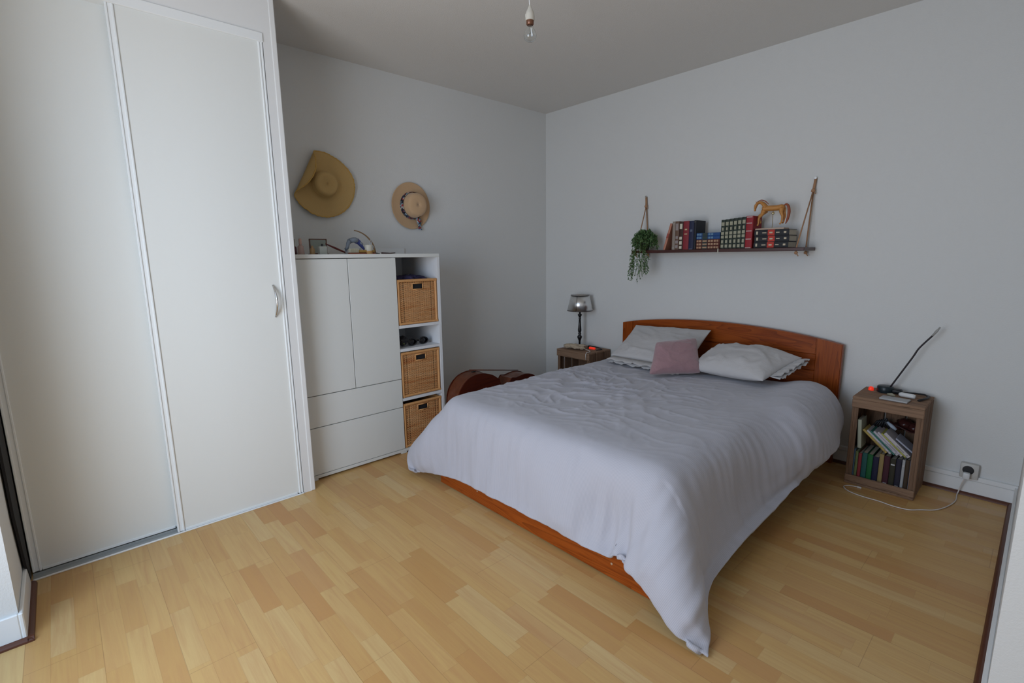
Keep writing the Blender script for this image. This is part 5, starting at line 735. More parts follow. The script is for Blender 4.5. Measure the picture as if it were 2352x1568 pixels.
# ---- pillows
def pillow4(name, label, cat, bl, br, tr, tl, Th, m, seed, wr=0.012, puff=1.0, group=None, n=52, lift=0.0, ex=2.4, hem=None, rnd_=0.0):
    """pillow spanned between four corner points; the seam bows inwards between the corners"""
    bl, br, tr, tl = Vector(bl), Vector(br), Vector(tr), Vector(tl)
    c = (bl + br + tr + tl) / 4
    nn = (br - bl).cross(tl - bl).normalized()
    g = thing(name, label, cat, loc=c, group=group)
    def S(u, v):
        return (bl * (1 - u) * (1 - v) + br * u * (1 - v) + tr * u * v + tl * (1 - u) * v) - c
    def surf(sgn):
        rows = []
        for j in range(n + 1):
            r = []
            for i in range(n + 1):
                a, e = math.sin((-1 + 2 * i / n) * PI / 2), math.sin((-1 + 2 * j / n) * PI / 2)
                rc = 1 - rnd_ * (a * e) ** 6; a_, e_ = rc * a * (1 - 0.055 * (1 - e * e)), rc * e * (1 - 0.055 * (1 - a * a))
                p = S((a_ + 1) / 2, (e_ + 1) / 2)
                h = max(0.0, (1 - abs(a) ** ex)) ** 0.55 * max(0.0, (1 - abs(e) ** ex)) ** 0.55
                q = Vector((a * 1.6 + seed, e * 1.6, seed * 1.7))
                w1 = noise.noise(q) * 0.8
                rg = 1 - abs(noise.noise(Vector((a * 2.0 + e * 1.1 + seed * 3, e * 1.6 - a * 0.5, 5.0)))) * 3.2
                w2 = max(0, rg) ** 2 * 0.9
                e1 = 1 - abs(noise.noise(Vector((a * 5 + seed, e * 5, 9.0)))) * 3
                w3 = max(0, e1) ** 2 * 0.35 * max(abs(a), abs(e))
                z = sgn * (Th / 2 * h + 0.0015) + lift * h
                if sgn > 0: z += wr * (w1 + w2 + w3) * min(1, h * 1.6)
                r.append(p + nn * z)
            rows.append(r)
        return rows
    b = MB(); b.grid(surf(1)); b.grid(surf(-1))
    bmesh.ops.remove_doubles(b.bm, verts=b.bm.verts, dist=0.0002)
    bo = [e for e in b.bm.edges if e.is_boundary]
    if bo: bmesh.ops.bridge_loops(b.bm, edges=bo)
    b.build('pillow_body', m, g, smooth=True)
    if hem:
        (p0, p1, out, dep) = hem; p0, p1, out = Vector(p0) - c, Vector(p1) - c, Vector(out)
        for sg in (1, -1):
            b = MB(); K = 28; rows = []
            for k in range(K + 1):
                t_ = k / K; base = p0.lerp(p1, t_); wv = 0.006 * math.sin(k * 1.25 + seed + sg) + 0.004 * math.sin(k * 2.9 + sg)
                rows.append([base - out * 0.02, base + out * dep * 0.5 + nn * (sg * 0.008 + wv * .5), base + out * (dep + 0.004 * math.sin(k * 0.9 + sg * 2)) + nn * (sg * (0.010) + wv)])
            b.grid(rows); o = b.build('open_hem', m, g, smooth=True); s2 = o.modifiers.new('t', 'SOLIDIFY'); s2.thickness = 0.002
    return g
pillow4('pillow', 'white pillow leaning up against the left of the headboard behind the pink cushion', 'pillow', (1.10, -0.475, 0.545), (1.71, -0.50, 0.545), (1.665, -0.115, 0.742), (1.062, -0.105, 0.722), 0.110, M['pillow'], 5, lift=-0.022, group='white bed pillows', hem=((1.12, -0.478, 0.535), (1.68, -0.500, 0.535), (0.0, -0.93, -0.20), 0.075))
pillow4('pillow', 'plump white pillow lying at the right end of the bed', 'pillow', (1.70, -0.485, 0.545), (2.165, -0.505, 0.548), (2.250, -0.155, 0.640), (1.72, -0.105, 0.640), 0.150, M['pillow'], 14, group='white bed pillows', lift=0.010, hem=((2.185, -0.42, 0.560), (2.250, -0.17, 0.632), (0.97, 0.10, 0.0), 0.045))
pillow4('cushion', 'dusty pink square velour cushion leaning on the left pillows', 'cushion', (1.575, -0.740, 0.522), (1.787, -0.470, 0.520), (1.681, -0.349, 0.723), (1.524, -0.586, 0.705), 0.105, M['pink'], 21, wr=0.007, rnd_=0.06, ex=3.2)

# ================================================================== CRATES
def crate(label, loc, rotz, Wd, Dp, Ht, gap=0.010):
    g = thing('apple_crate', label, 'crate', loc, rotz, group='fruit crates used as nightstands')
    t_ = 0.012; hw, hd = Wd / 2, Dp / 2
    def board(b, n_, m_='crate_x'): return b.build(n_, M[m_], g)
    # top and bottom ends: outer boards along x
    w3 = (Dp - 2 * gap) / 3
    for k in range(3):
        y0 = -hd + k * (w3 + gap)
        board(MB().box(-hw, hw, y0, y0 + w3, Ht - 0.014, Ht, 0.002), 'top_board')
        board(MB().box(-hw, hw, y0, y0 + w3, 0.0, 0.012, 0.002), 'bottom_board')
    board(MB().box(-hw, hw, -hd, -hd + 0.014, Ht - 0.060, Ht - 0.0145, 0.003), 'top_apron')
    board(MB().box(-hw, hw, -hd, -hd + 0.014, 0.0125, 0.050, 0.003), 'bottom_apron')
    for sx_ in (-1, 1):
        for k in range(3):
            y0 = -hd + k * (w3 + gap)
            y0a = max(y0, -hd + 0.0145)
            xa, xb = (sx_ * hw - (t_ if sx_ > 0 else 0), sx_ * hw + (t_ if sx_ < 0 else 0))
            board(MB().box(xa, xb, y0a, y0 + w3, 0.0125, Ht - 0.0145, 0.002), 'side_board', 'crate_z')
    w4 = (Wd - 2 * t_ - 2 * gap - 0.004) / 3
    for k in range(3):
        xa = -hw + t_ + 0.002 + k * (w4 + gap)
        board(MB().box(xa, xa + w4, hd - 0.012, hd, 0.0125, Ht - 0.0145, 0.002), 'back_board', 'crate_z')
    for sx_ in (-1, 1):
        cx = sx_ * (hw - t_)
        board(MB().prism([(cx, -hd + 0.015), (cx - sx_ * 0.018, -hd + 0.015), (cx, -hd + 0.033)], 0.0125, Ht - 0.0145), 'corner_post', 'crate_z')
    return g
crate('dark wooden apple crate used as nightstand on the far left side of the bed', (0.585, -0.160, 0), 0, 0.35, 0.285, 0.48, 0.013)
crate('brown wooden apple crate full of books on the right side of the bed', (2.705, -0.155, 0), 0, 0.305, 0.275, 0.495)

# ---- lamp on the left crate
g = thing('table_lamp', 'small table lamp with mirrored shade and black turned stem', 'lamp', (0.515, -0.125, 0.4805))
MB().lathe([(0.045, 0), (0.046, 0.010), (0.030, 0.016), (0.012, 0.024)], 32).build('base', M['black_wood'], g, smooth=True, angle=50)
pr_ = [(0.008, 0.022), (0.009, 0.055), (0.011, 0.064), (0.020, 0.085), (0.021, 0.094), (0.013, 0.106), (0.010, 0.112), (0.015, 0.120), (0.010, 0.128), (0.014, 0.136), (0.0155, 0.150), (0.011, 0.205), (0.0085, 0.245), (0.012, 0.252), (0.009, 0.258), (0.012, 0.268), (0.018, 0.280), (0.017, 0.286), (0.008, 0.290), (0.008, 0.330)]
MB().lathe(pr_, 28).build('stem', M['black_wood'], g, smooth=True)
b = MB(); b.lathe([(0.108, 0.318), (0.079, 0.450)], 64, close=False)
o = b.build('lamp_shade', M['chrome'], g, smooth=True); s_ = o.modifiers.new('t', 'SOLIDIFY'); s_.thickness = 0.0015; s_.offset = -1
for r_, z_ in ((0.108, 0.318), (0.079, 0.450)):
    MB().tube([(r_ * math.cos(a), r_ * math.sin(a), z_) for a in [2 * PI * k / 64 for k in range(65)]], 0.0017, 6).build('shade_rim', flat('dark_rim', (0.10, 0.08, 0.07), 0.4), g, smooth=True)
b = MB()
for k in range(3):
    a = 2 * PI * k / 3 + 0.3; b.tube([(0, 0, 0.432), (0.080 * math.cos(a), 0.080 * math.sin(a), 0.440)], 0.0018, 5)
b.tube([(0, 0, 0.33), (0, 0, 0.434)], 0.006, 8)
b.build('shade_carrier', flat('dark_rim', (0.10, 0.08, 0.07), 0.4), g)
a = R(-68); MB().tube([(0.1092 * math.cos(a), 0.1092 * math.sin(a), 0.319), (0.080 * math.cos(a), 0.080 * math.sin(a), 0.449)], 0.0014, 5).build('shade_line', M['dark'], g)  # thin black line running down the side of the lampshade
b = MB()
for k, (x_, y_, s2, z_) in enumerate(((0.49, -0.235, 1.0, 0.0), (0.535, -0.225, 0.9, 0.008), (0.57, -0.235, 0.8, 0.0), (0.60, -0.20, 0.7, 0.012), (0.625, -0.23, 0.6, 0.0))):
    blob(b, (x_, y_, 0.4805 + 0.022 + z_), 0.034 * s2, k, 0.5, (1.5, 1.1, 0.52))
tag(b.build('knitted_gloves', M['beige_cloth'], smooth=True), 'crumpled beige knitted cloth lying in front of the mirrored lamp', 'cloth')
g = thing('red_glow_piece', 'small glowing red plastic piece behind the beige cloth on the left crate', 'gadget', (0.648, -0.120, 0.4805))
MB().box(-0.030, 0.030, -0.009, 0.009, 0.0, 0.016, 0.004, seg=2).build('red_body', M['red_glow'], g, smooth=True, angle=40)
MB().box(-0.045, -0.030, -0.008, 0.008, 0, 0.026, 0.003).build('black_cap', M['black'], g)
tag(MB().tube([(0.62, -0.19, 0.487), (0.67, -0.215, 0.489), (0.712, -0.23, 0.486), (0.728, -0.25, 0.482), (0.735, -0.302, 0.487), (0.736, -0.315, 0.472), (0.738, -0.313, 0.43)], 0.0035, 6).build('charging_cable', M['cord'], smooth=True), 'thin pale charging cable hanging over the front of the left crate', 'cable')
tag(MB().tube([(0.55, -0.035, 0.486), (0.62, -0.045, 0.487), (0.69, -0.06, 0.486), (0.735, -0.10, 0.486), (0.72, -0.16, 0.486)], 0.004, 6).build('lamp_cord', M['black'], smooth=True), 'black lamp cord coiled at the back of the left crate', 'cable')
tag(MB().box(-0.03, 0.03, -0.02, 0.02, 0, 0.33, 0.004).build('white_box', M['white_plastic'], mtx=T(0.69, -0.14, 0.0125)), 'white box standing inside the dark left crate', 'box')

# ================================================================== BOOKS
def book(label, m, w_, h_, d_, mtx, bands=(), bandm=None, group=None, panel=None, cat='book', name='book'):
    """local frame: spine faces -y, thickness along x, height along z, origin at spine bottom centre"""
    g = thing(name, label, cat, mtx=mtx, group=group)
    c = 0.0022 if w_ > 0.012 else 0.0012
    b = MB().box(-w_ / 2, -w_ / 2 + c, 0.003, d_, 0, h_).box(w_ / 2 - c, w_ / 2, 0.003, d_, 0, h_)
    n = 5; out = [(-w_ / 2, 0.0035)] + [(-w_ / 2 * math.cos(PI * k / n), 0.0035 - 0.0035 * math.sin(PI * k / n)) for k in range(1, n)] + [(w_ / 2, 0.0035)] + [(w_ / 2 - c, 0.006), (-w_ / 2 + c, 0.006)]
    b.prism(out, 0, h_)
    b.build('cover', m, g)
    MB().box(-w_ / 2 + c, w_ / 2 - c, 0.0062, d_ - 0.003, 0.003, h_ - 0.003).build('pages', M['paper'], g)
    if panel:
        b = MB()
        for za, zb in panel[1]: b.box(-w_ / 2 * 0.93, w_ / 2 * 0.93, -0.0008, 0.0036, za * h_, zb * h_)
        b.build('spine_label', panel[0], g)
    if bands:
        b = MB()
        for item in bands:
            za, zb = item[0], item[1]; wf = item[2] if len(item) > 2 else 0.8
            b.box(-w_ / 2 * wf, w_ / 2 * wf, -0.0014, 0.0036, za * h_, zb * h_)
        b.build('spine_tooling', bandm or M['gold'], g)
    return g
SH = 1.2915  # top of the wall shelf
bx = flat
G1 = 'books on the wall shelf'
# leaning thin book
book('thin salmon book leaning against the other books beside the plant', bx('salmon_spine', (0.48, 0.20, 0.13)), 0.016, 0.185, 0.13, T(1.322, -0.185, SH + 0.0015) @ RY(15.5), [(0.45, 0.62, 0.9)], bx('dark_salmon', (0.33, 0.07, 0.05)), G1)
TL = lambda x: T(x, -0.185, SH)
book('grey beige book, first upright one after the leaning salmon book', bx('grey_beige', (0.28, 0.23, 0.19)), 0.022, 0.192, 0.125, TL(1.393), [(0.05, 0.08), (0.9, 0.93)], bx('pale_grey', (0.38, 0.33, 0.30)), G1)
book('brown marbled book right of the grey beige one', bx('marbled_brown', (0.15, 0.085, 0.055)), 0.028, 0.192, 0.125, TL(1.4185), [(0.06, 0.16, 0.7), (0.22, 0.32, 0.7), (0.38, 0.48, 0.6), (0.68, 0.92, 0.7)], bx('pale_marble', (0.30, 0.25, 0.24)), G1)
book('dark brown book with cream ovals left of the crimson one', bx('dark_brown_leather', (0.045, 0.016, 0.010)), 0.030, 0.188, 0.125, TL(1.448), [(0.03, 0.13, 0.6), (0.18, 0.30, 0.6), (0.36, 0.46, 0.6), (0.74, 0.92, 0.6)], M['cream'], G1)
book('crimson book with one gold title band on the wall shelf', bx('crimson', (0.235, 0.020, 0.028)), 0.041, 0.190, 0.130, TL(1.4845), [(0.53, 0.56, 0.5), (0.68, 0.73, 0.4)], M['gold'], G1)
book('navy blue book right of the crimson one', bx('navy', (0.014, 0.018, 0.055)), 0.034, 0.189, 0.130, TL(1.523), [(0.0, 0.03, 0.7), (0.62, 0.70, 0.5)], bx('pale_blue', (0.10, 0.12, 0.18)), G1)
book('black book at the right end of the first upright row', bx('black_leather', (0.010, 0.011, 0.018)), 0.016, 0.191, 0.130, TL(1.549), [(0.93, 0.96)], bx('dim_gold', (0.10, 0.09, 0.07)), G1)
# stack of five small lying books
def lying(label, m, z, th, length, depth, xl, bands, bm_, group, panel=None, yo=-0.185, rz=0):
    # spine faces -y, length along x: rotate the standing book by 90 degrees about y
    return book(label, m, th, length, depth, T(xl, yo, z + th / 2) @ RZ(rz) @ RY(90), bands, bm_, group, panel)
z = SH; th = 0.0212
wrds = [(0.03, 0.10, .6), (0.12, 0.22, .6), (0.28, 0.46, .45), (0.52, 0.60, .6), (0.63, 0.72, .6), (0.76, 0.84, .6), (0.87, 0.94, .6)]
for k in range(5):
    lab = ['brown red lying book at the very bottom of the small stack', 'brown red lying book second from the bottom of the small stack', 'brown red lying book in the middle, directly under the blue ones', 'bright blue lying book, lower one of the two', 'bright blue lying book on top of the small stack'][k]
    mm = bx('brown_red_leather', (0.10, 0.022, 0.015)) if k < 3 else bx('bright_blue_leather', (0.018, 0.070, 0.22))
    lying(lab, mm, z, th - 0.0003, 0.160, 0.115, 1.562, wrds if k < 3 else wrds[:2] + wrds[3:5], bx('tan_lettering', (0.42, 0.25, 0.15)) if k < 3 else bx('silver_blue', (0.13, 0.24, 0.36)), G1, (bx('green_black_label', (0.03, 0.045, 0.04)), [(0.26, 0.48)]))
    z += th
# six green and gold volumes
for k in range(6):
    wd_ = 0.0262
    nth = ['leftmost', 'second', 'third', 'fourth', 'fifth', 'rightmost'][k]
    book('dark green book with gilt bands, %s of the six matching volumes' % nth, bx('bottle_green_leather', (0.020, 0.030, 0.020)), wd_ - 0.0006, 0.182 + 0.002 * k, 0.13, TL(1.7385 + k * wd_ ), [(0.04, 0.14, .62), (0.19, 0.30, .5), (0.36, 0.45, .7), (0.48, 0.58, .7), (0.63, 0.73, .4), (0.79, 0.91, .7)], bx('worn_gilt', (0.36, 0.34, 0.24)), 'matching green volumes')
book('bright red book with white bands next to the green volumes', bx('bright_red_leather', (0.30, 0.012, 0.020)), 0.042, 0.196, 0.135, TL(1.9025), [(0.0, 0.03), (0.27, 0.30), (0.52, 0.55), (0.76, 0.79), (0.95, 0.98)], bx('pinkish_white', (0.55, 0.36, 0.34)), G1)
z = SH; th = 0.0360
for k in range(3):
    lab = ['thick black book with red label at the bottom of the stack under the horse', 'thick black book with red label in the middle of the stack under the horse', 'thick black book with red label on top of the stack under the horse'][k]
    lying(lab, bx('black_calf', (0.013, 0.014, 0.018)), z, th - 0.0004, 0.196, 0.135, 1.936 + [0.0, 0.003, 0.0][k], [(0.06, 0.11, .5), (0.24, 0.36, .15), (0.45, 0.54, .25), (0.64, 0.74, .15), (0.86, 0.93, .3)], bx('pale_gold', (0.60, 0.50, 0.36)), 'black encyclopedia stack', (bx('scarlet_label', (0.50, 0.035, 0.018)), [(0.40, 0.60)]))
    z += th
ZH = z
# ---- hanging shelf
g = thing('rope_shelf', 'dark red-brown wall shelf hanging on two rope loops', 'shelf', (1.63, -0.1, 1.27))
def sp(name, b, m, **kw):
    o = b.build(name, M[m], g, **kw); o.location = (-1.63, 0.1, -1.27); return o
sp('shelf_board', MB().box(1.065, 2.225, -0.200, -0.004, 1.271, 1.291, 0.002), 'shelf')
for sx_, xb, yb_ in ((1.054, 1.095, 0), (2.196, 2.180, 0)):
    zt_ = 1.69; kx, kz = sx_ + (xb - sx_) * 0.25, 1.62
    b = MB()
    b.tube([(sx_, -0.008, zt_), (kx, -0.02, kz)], 0.0075, 8)
    b.tube([(kx, -0.022, kz), (xb, -0.188, 1.292), (xb, -0.188, 1.270), (xb, -0.188, 1.25)], 0.0042, 6)
    b.tube([(kx, -0.018, kz), (xb - 0.0, -0.024, 1.292), (xb, -0.024, 1.27), (xb, -0.024, 1.25)], 0.0042, 6)
    rp = sp('rope', b, 'rope', smooth=True)
    for p, r_ in (((kx, -0.022, kz), 0.012), ((xb, -0.188, 1.260), 0.010), ((xb, -0.024, 1.260), 0.010)):
        b = MB(); blob(b, p, r_, 2, 0.3, sub=2); b.tube([p, (p[0] + 0.014, p[1], p[2] - 0.02)], 0.003, 5); b.build('knot', M['rope'], rp, smooth=True)
    b = MB().lathe([(0.004, 0), (0.004, 0.012), (0.007, 0.013), (0.007, 0.015)], 10, T(sx_, -0.001, 1.692) @ RX(90)); b.build('hook', M['steel'], rp)
tag(MB().box(-0.003, 0.003, -0.001, 0.001, -0.022, 0.004).build('bookmark_ribbon', M['cream'], mtx=T(1.722, -0.2022, 1.289)), 'tiny cream tag hanging off the shelf edge below the book stack', 'tag')
# ---- carved horse on its base
g = thing('wooden_horse', 'carved honey-coloured wooden horse on a rod above the black books', 'figurine', (2.015, -0.125, ZH))
MB().box(-0.082, 0.083, -0.045, 0.040, 0.0, 0.010, 0.002).build('base', flat('pale_wood', (0.55, 0.40, 0.30), 0.5), g)
MB().tube([(0, 0, 0.010), (0, 0, 0.112)], 0.0018, 6).build('rod', flat('brass', (0.45, 0.38, 0.22), 0.3, 0.8), g)
b = MB(); blob(b, (0, 0, 0.098), 0.0085, 0, 0.0, sub=3); b.build('brass_ball', flat('bright_brass', (0.75, 0.72, 0.45), 0.12, 0.9), g, smooth=True)
# body: x to the left is the head
b = MB()
b.tube(sm([(-0.062, 0, 0.124), (-0.052, 0, 0.128), (-0.022, 0, 0.129), (0.02, 0, 0.128), (0.048, 0, 0.131), (0.064, 0, 0.128)]), smr([0.012, 0.027, 0.0245, 0.0235, 0.025, 0.010]), 14, flat=0.7)
b.tube(sm([(-0.042, 0, 0.134), (-0.060, 0, 0.158), (-0.080, 0, 0.168), (-0.100, 0, 0.162)]), smr([0.027, 0.021, 0.016, 0.012]), 12, flat=0.55)
b.build('body', M['horse'], g, smooth=True)
h = MB().tube(sm([(-0.094, 0, 0.166), (-0.104, 0, 0.152), (-0.108, 0, 0.132), (-0.108, 0, 0.118)]), smr([0.011, 0.0135, 0.0095, 0.0075]), 10, flat=0.7)
h.tube([(-0.096, 0.004, 0.168), (-0.103, 0.005, 0.176)], [0.003, 0.001], 5).tube([(-0.098, -0.004, 0.168), (-0.106, -0.005, 0.175)], [0.003, 0.001], 5)
h.build('head', M['horse'], g, smooth=True)
MB().tube(sm([(-0.030, 0, 0.154), (-0.050, 0, 0.173), (-0.074, 0, 0.182), (-0.096, 0, 0.175)]), smr([0.003, 0.005, 0.005, 0.003]), 8, flat=0.6).build('mane', M['horse_dark'], g, smooth=True)
legs = [[(-0.050, -0.012, 0.118), (-0.060, -0.012, 0.095), (-0.076, -0.012, 0.075), (-0.078, -0.012, 0.050), (-0.079, -0.012, 0.036), (-0.084, -0.012, 0.030)],
        [(-0.046, 0.012, 0.118), (-0.066, 0.012, 0.100), (-0.086, 0.012, 0.086), (-0.080, 0.012, 0.062), (-0.074, 0.012, 0.050), (-0.080, 0.012, 0.044)],
        [(0.050, -0.012, 0.125), (0.050, -0.012, 0.100), (0.058, -0.012, 0.078), (0.056, -0.012, 0.052), (0.052, -0.012, 0.038), (0.045, -0.012, 0.033)],
        [(0.052, 0.012, 0.125), (0.056, 0.012, 0.102), (0.064, 0.012, 0.082), (0.060, 0.012, 0.058), (0.058, 0.012, 0.044), (0.051, 0.012, 0.039)]]
for L in legs:
    MB().tube(sm(L), smr([0.016, 0.0105, 0.0070, 0.0050, 0.0042, 0.0058]), 9).build('leg', M['horse'], g, smooth=True)
MB().tube(sm([(0.058, 0, 0.138), (0.070, 0, 0.146), (0.083, 0, 0.134), (0.089, 0, 0.100), (0.084, 0, 0.060), (0.074, 0, 0.032)]), smr([0.004, 0.006, 0.0075, 0.0085, 0.007, 0.002]), 9).build('tail', M['horse_dark'], g, smooth=True)
# ---- hanging plant
rnd = random.Random(4)
g = thing('trailing_plant', 'green trailing artificial plant spilling over the left shelf end', 'plant', (1.135, -0.135, SH))
MB().lathe([(0.030, 0.0), (0.036, 0.05), (0.038, 0.056), (0.034, 0.056), (0.032, 0.045)], 20).build('pot', flat('dark_pot', (0.05, 0.05, 0.045), 0.7), g, smooth=True, angle=50)
st_, lf = MB(), MB()
def leaf(p, d, l, w_):
    d = Vector(d).normalized(); a = Vector((rnd.gauss(0, 1), rnd.gauss(0, 1), rnd.gauss(0, 1))); s = d.cross(a).normalized(); nn_ = s.cross(d) * 0.2 * w_
    v = [lf.bm.verts.new(p), lf.bm.verts.new(p + d * l * 0.5 + s * w_ + nn_), lf.bm.verts.new(p + d * l), lf.bm.verts.new(p + d * l * 0.5 - s * w_ + nn_)]
    lf.bm.faces.new(v)
for k in range(135):
    a = rnd.uniform(0, 2 * PI); le = rnd.uniform(0.06, 0.17) if k < 112 else rnd.uniform(0.20, 0.33)
    sprd = rnd.uniform(0.015, 0.090)
    if k >= 112: a = rnd.choice([rnd.gauss(PI * 1.13, 0.35), rnd.gauss(-0.6, 0.35), rnd.gauss(PI * 1.45, 0.5)])
    ox, oy = math.cos(a), math.sin(a) * 0.8
    if oy > 0: oy *= 0.5
    pts = []
    for q_ in range(9):
        t_ = q_ / 8; rad = 0.016 + sprd * (1 - (1 - t_) ** 2.2)
        up_ = 0.050 + (0.20 - sprd * 1.2) * t_ * (1 - t_) * 2.0 * (1.0 if k < 112 else 0.55) - (le - 0.07 if k >= 112 else rnd.uniform(-0.02, 0.05)) * t_ ** 1.5
        if k >= 112: up_ = 0.050 + 0.05 * math.sin(min(1, t_ * 3) * PI) - (le) * max(0, t_ - 0.15)
        zx = 0.006 * math.sin(q_ * 1.7 + k)
        P_ = Vector((ox * rad + zx, oy * rad + zx * .5, up_))
        if k >= 112 and P_.z < 0.01:  # clear of the board
            P_.y = min(P_.y, -0.086)
        elif P_.z < 0.006: P_.z = 0.008
        pts.append(P_)
    st_.tube(pts, 0.0011, 4)
    for q_ in range(len(pts) - 1):
        for r_ in range(7 if k < 112 else 5):
            p = pts[q_].lerp(pts[q_ + 1], rnd.random()); dd = (pts[q_ + 1] - pts[q_]).normalized() + Vector((rnd.gauss(0, .7), rnd.gauss(0, .7), rnd.gauss(0, .55)))
            leaf(p, dd, rnd.uniform(0.012, 0.024), rnd.uniform(0.0024, 0.0044))
st_.build('stems', flat('olive_stem', (0.08, 0.12, 0.03)), g)
tag(lf.build('foliage', M['leaf'], g, fix=False), None)

# ================================================================== THINGS IN AND ON THE RIGHT CRATE
CX0, CX1, CF, CZ = 2.566, 2.844, -0.270, 0.0125
lowb = [(0.016, 0.170, (0.10, 0.17, 0.26), 'slim slate blue'), (0.013, 0.158, (0.17, 0.21, 0.08), 'slim olive green'), (0.016, 0.150, (0.28, 0.035, 0.045), 'crimson paperback'),
        (0.024, 0.158, (0.02, 0.11, 0.10), 'teal'), (0.024, 0.156, (0.015, 0.14, 0.04), 'bright green'), (0.026, 0.150, (0.014, 0.014, 0.045), 'midnight blue'),
        (0.020, 0.172, (0.32, 0.23, 0.09), 'ochre'), (0.026, 0.168, (0.06, 0.012, 0.022), 'dark burgundy'), (0.024, 0.160, (0.035, 0.032, 0.018), 'dark olive'), (0.024, 0.166, (0.020, 0.018, 0.035), 'blackish violet'),
        (0.013, 0.168, (0.42, 0.42, 0.42), 'thin light grey'), (0.018, 0.172, (0.06, 0.035, 0.018), 'dark brown'), (0.016, 0.174, (0.36, 0.40, 0.52), 'pale lavender')]
x = CX0 + 0.004
for k, (w_, h_, c_, nm) in enumerate(lowb):
    pos = 'standing in the bottom of the right crate'
    extra = [(0.12, 0.18, .6)] if k in (5, 7, 9) else ([(0.10, 0.14, .7), (0.8, 0.84, .7)] if k in (8, 10, 12) else [])
    book('%s book %s' % (nm, pos), flat('spine_' + nm.replace(' ', '_'), c_), w_ - 0.0008, h_ + 0.012, 0.17, T(x + w_ / 2, CF + 0.012, CZ), extra, flat('white_print', (0.55, 0.53, 0.52)), 'books in the bottom of the right crate')
    x += w_ + 0.0008
ZB = 0.205
# slanting row leaning to the left
sl = [((0.50, 0.36, 0.10), 'ochre yellow', 0.014), ((0.55, 0.53, 0.54), 'white', 0.013), ((0.05, 0.20, 0.16), 'sea green', 0.010), ((0.52, 0.50, 0.53), 'pale grey', 0.014), ((0.56, 0.50, 0.53), 'pinkish white', 0.014), ((0.50, 0.50, 0.10), 'acid yellow', 0.008), ((0.55, 0.51, 0.52), 'off-white', 0.020)]
off = 0; TA = 47.5
for k, (c_, nm, w_) in enumerate(sl):
    w_ *= 0.86; ca, sa = math.cos(R(TA)), math.sin(R(TA))
    book('%s paperback in the slanting row inside the right crate' % nm, flat('slant_' + nm.replace(' ', '_'), c_), w_ - 0.0008, 0.150, 0.115,
         T(2.716 + off / ca + w_ / 2 * ca, CF + 0.010, ZB + w_ / 2 * sa + 0.001) @ RY(-TA), [(0.06, 0.10, .5), (0.2, 0.5, .25)], flat('print_' + nm.replace(' ', '_'), tuple(q_ * 0.55 for q_ in c_)), 'slanting paperbacks in the right crate')
    off += w_
book('narrow cream book standing upright above the blue ones in the right crate', flat('cream_green', (0.46, 0.47, 0.36)), 0.017, 0.158, 0.11, T(2.601, CF + 0.004, 0.2065) @ RY(-4))
b = MB()
for k, (x_, z_, s2) in enumerate(((2.76, 0.335, 1.0), (2.80, 0.325, 0.95), (2.73, 0.318, 0.7))): blob(b, (x_, -0.083, z_), 0.038 * s2, k, 0.3, (1.0, 1.0, 0.75))
g = b.build('leather_bag', flat('dark_red_leather', (0.055, 0.014, 0.012), 0.3), smooth=True); tag(g, 'small dark red leather bag lying on the books in the right crate', 'bag')
MB().tube([(2.70, -0.125, 0.345), (2.74, -0.130, 0.330), (2.79, -0.130, 0.310), (2.83, -0.12, 0.312)], 0.008, 8, flat=0.5).build('strap', flat('dark_red_leather', (0.055, 0.014, 0.012), 0.3), g, smooth=True)
tag(MB().tube([(2.700, -0.20, 0.362), (2.722, -0.205, 0.345), (2.742, -0.205, 0.330)], [0.006, 0.010, 0.007], 8).build('charger_plug', flat('bluish_white', (0.36, 0.42, 0.50)), smooth=True), 'small bluish white plug on the dark bag in the right crate', 'plug')
tag(MB().box(-0.055, 0.055, -0.05, 0.05, -0.004, 0.004, 0.001).build('magazine', flat('pale_blue_cover', (0.36, 0.38, 0.46)), mtx=T(2.795, -0.20, 0.262) @ RY(38)), 'pale blue white magazine slanting behind the paperbacks in the right crate', 'magazine')
b = MB()
for k in range(5): b.tube([(2.625 + 0.012 * k, -0.12, 0.30), (2.64 + 0.01 * k, -0.10, 0.33 + 0.006 * k), (2.675 + 0.004 * k, -0.11, 0.335), (2.70, -0.12, 0.30)], 0.005, 6)
tag(b.build('coiled_cables', M['black'], smooth=True), 'black cables heaped behind the cream book in the right crate', 'cable', kind='stuff')
TZ = 0.4955
g = thing('reading_lamp', 'black flexible reading lamp with thin curved neck on the right crate', 'lamp', (2.655, -0.085, TZ))
MB().lathe([(0.036, 0), (0.038, 0.004), (0.038, 0.030), (0.034, 0.035), (0.01, 0.036)], 28).build('round_base', flat('blue_black_plastic', (0.012, 0.022, 0.028), 0.35), g, smooth=True, angle=50)
MB().box(0.028, 0.075, -0.018, 0.024, 0.0, 0.026, 0.008, seg=2).build('clamp', M['black'], g, smooth=True)
MB().tube(sm([(0.020, 0, 0.030), (0.060, 0.002, 0.120), (0.100, 0.004, 0.210), (0.118, 0.005, 0.255), (0.142, 0.005, 0.294), (0.168, 0.005, 0.332)]), 0.0042, 8).build('flexible_neck', flat('black_red_sheath', (0.014, 0.006, 0.010), 0.4), g, smooth=True)
MB().tube([(0.168, 0.005, 0.332), (0.182, 0.005, 0.358), (0.194, 0.005, 0.380)], [0.0045, 0.006, 0.003], 8).build('lamp_tip', flat('pale_grey_plastic', (0.36, 0.35, 0.33), 0.4), g, smooth=True)
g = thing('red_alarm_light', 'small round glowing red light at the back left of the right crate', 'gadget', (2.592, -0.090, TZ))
MB().lathe([(0.012, 0), (0.013, 0.003), (0.012, 0.014), (0.007, 0.020), (0.001, 0.021)], 20).build('red_dome', M['red_glow'], g, smooth=True, angle=60)
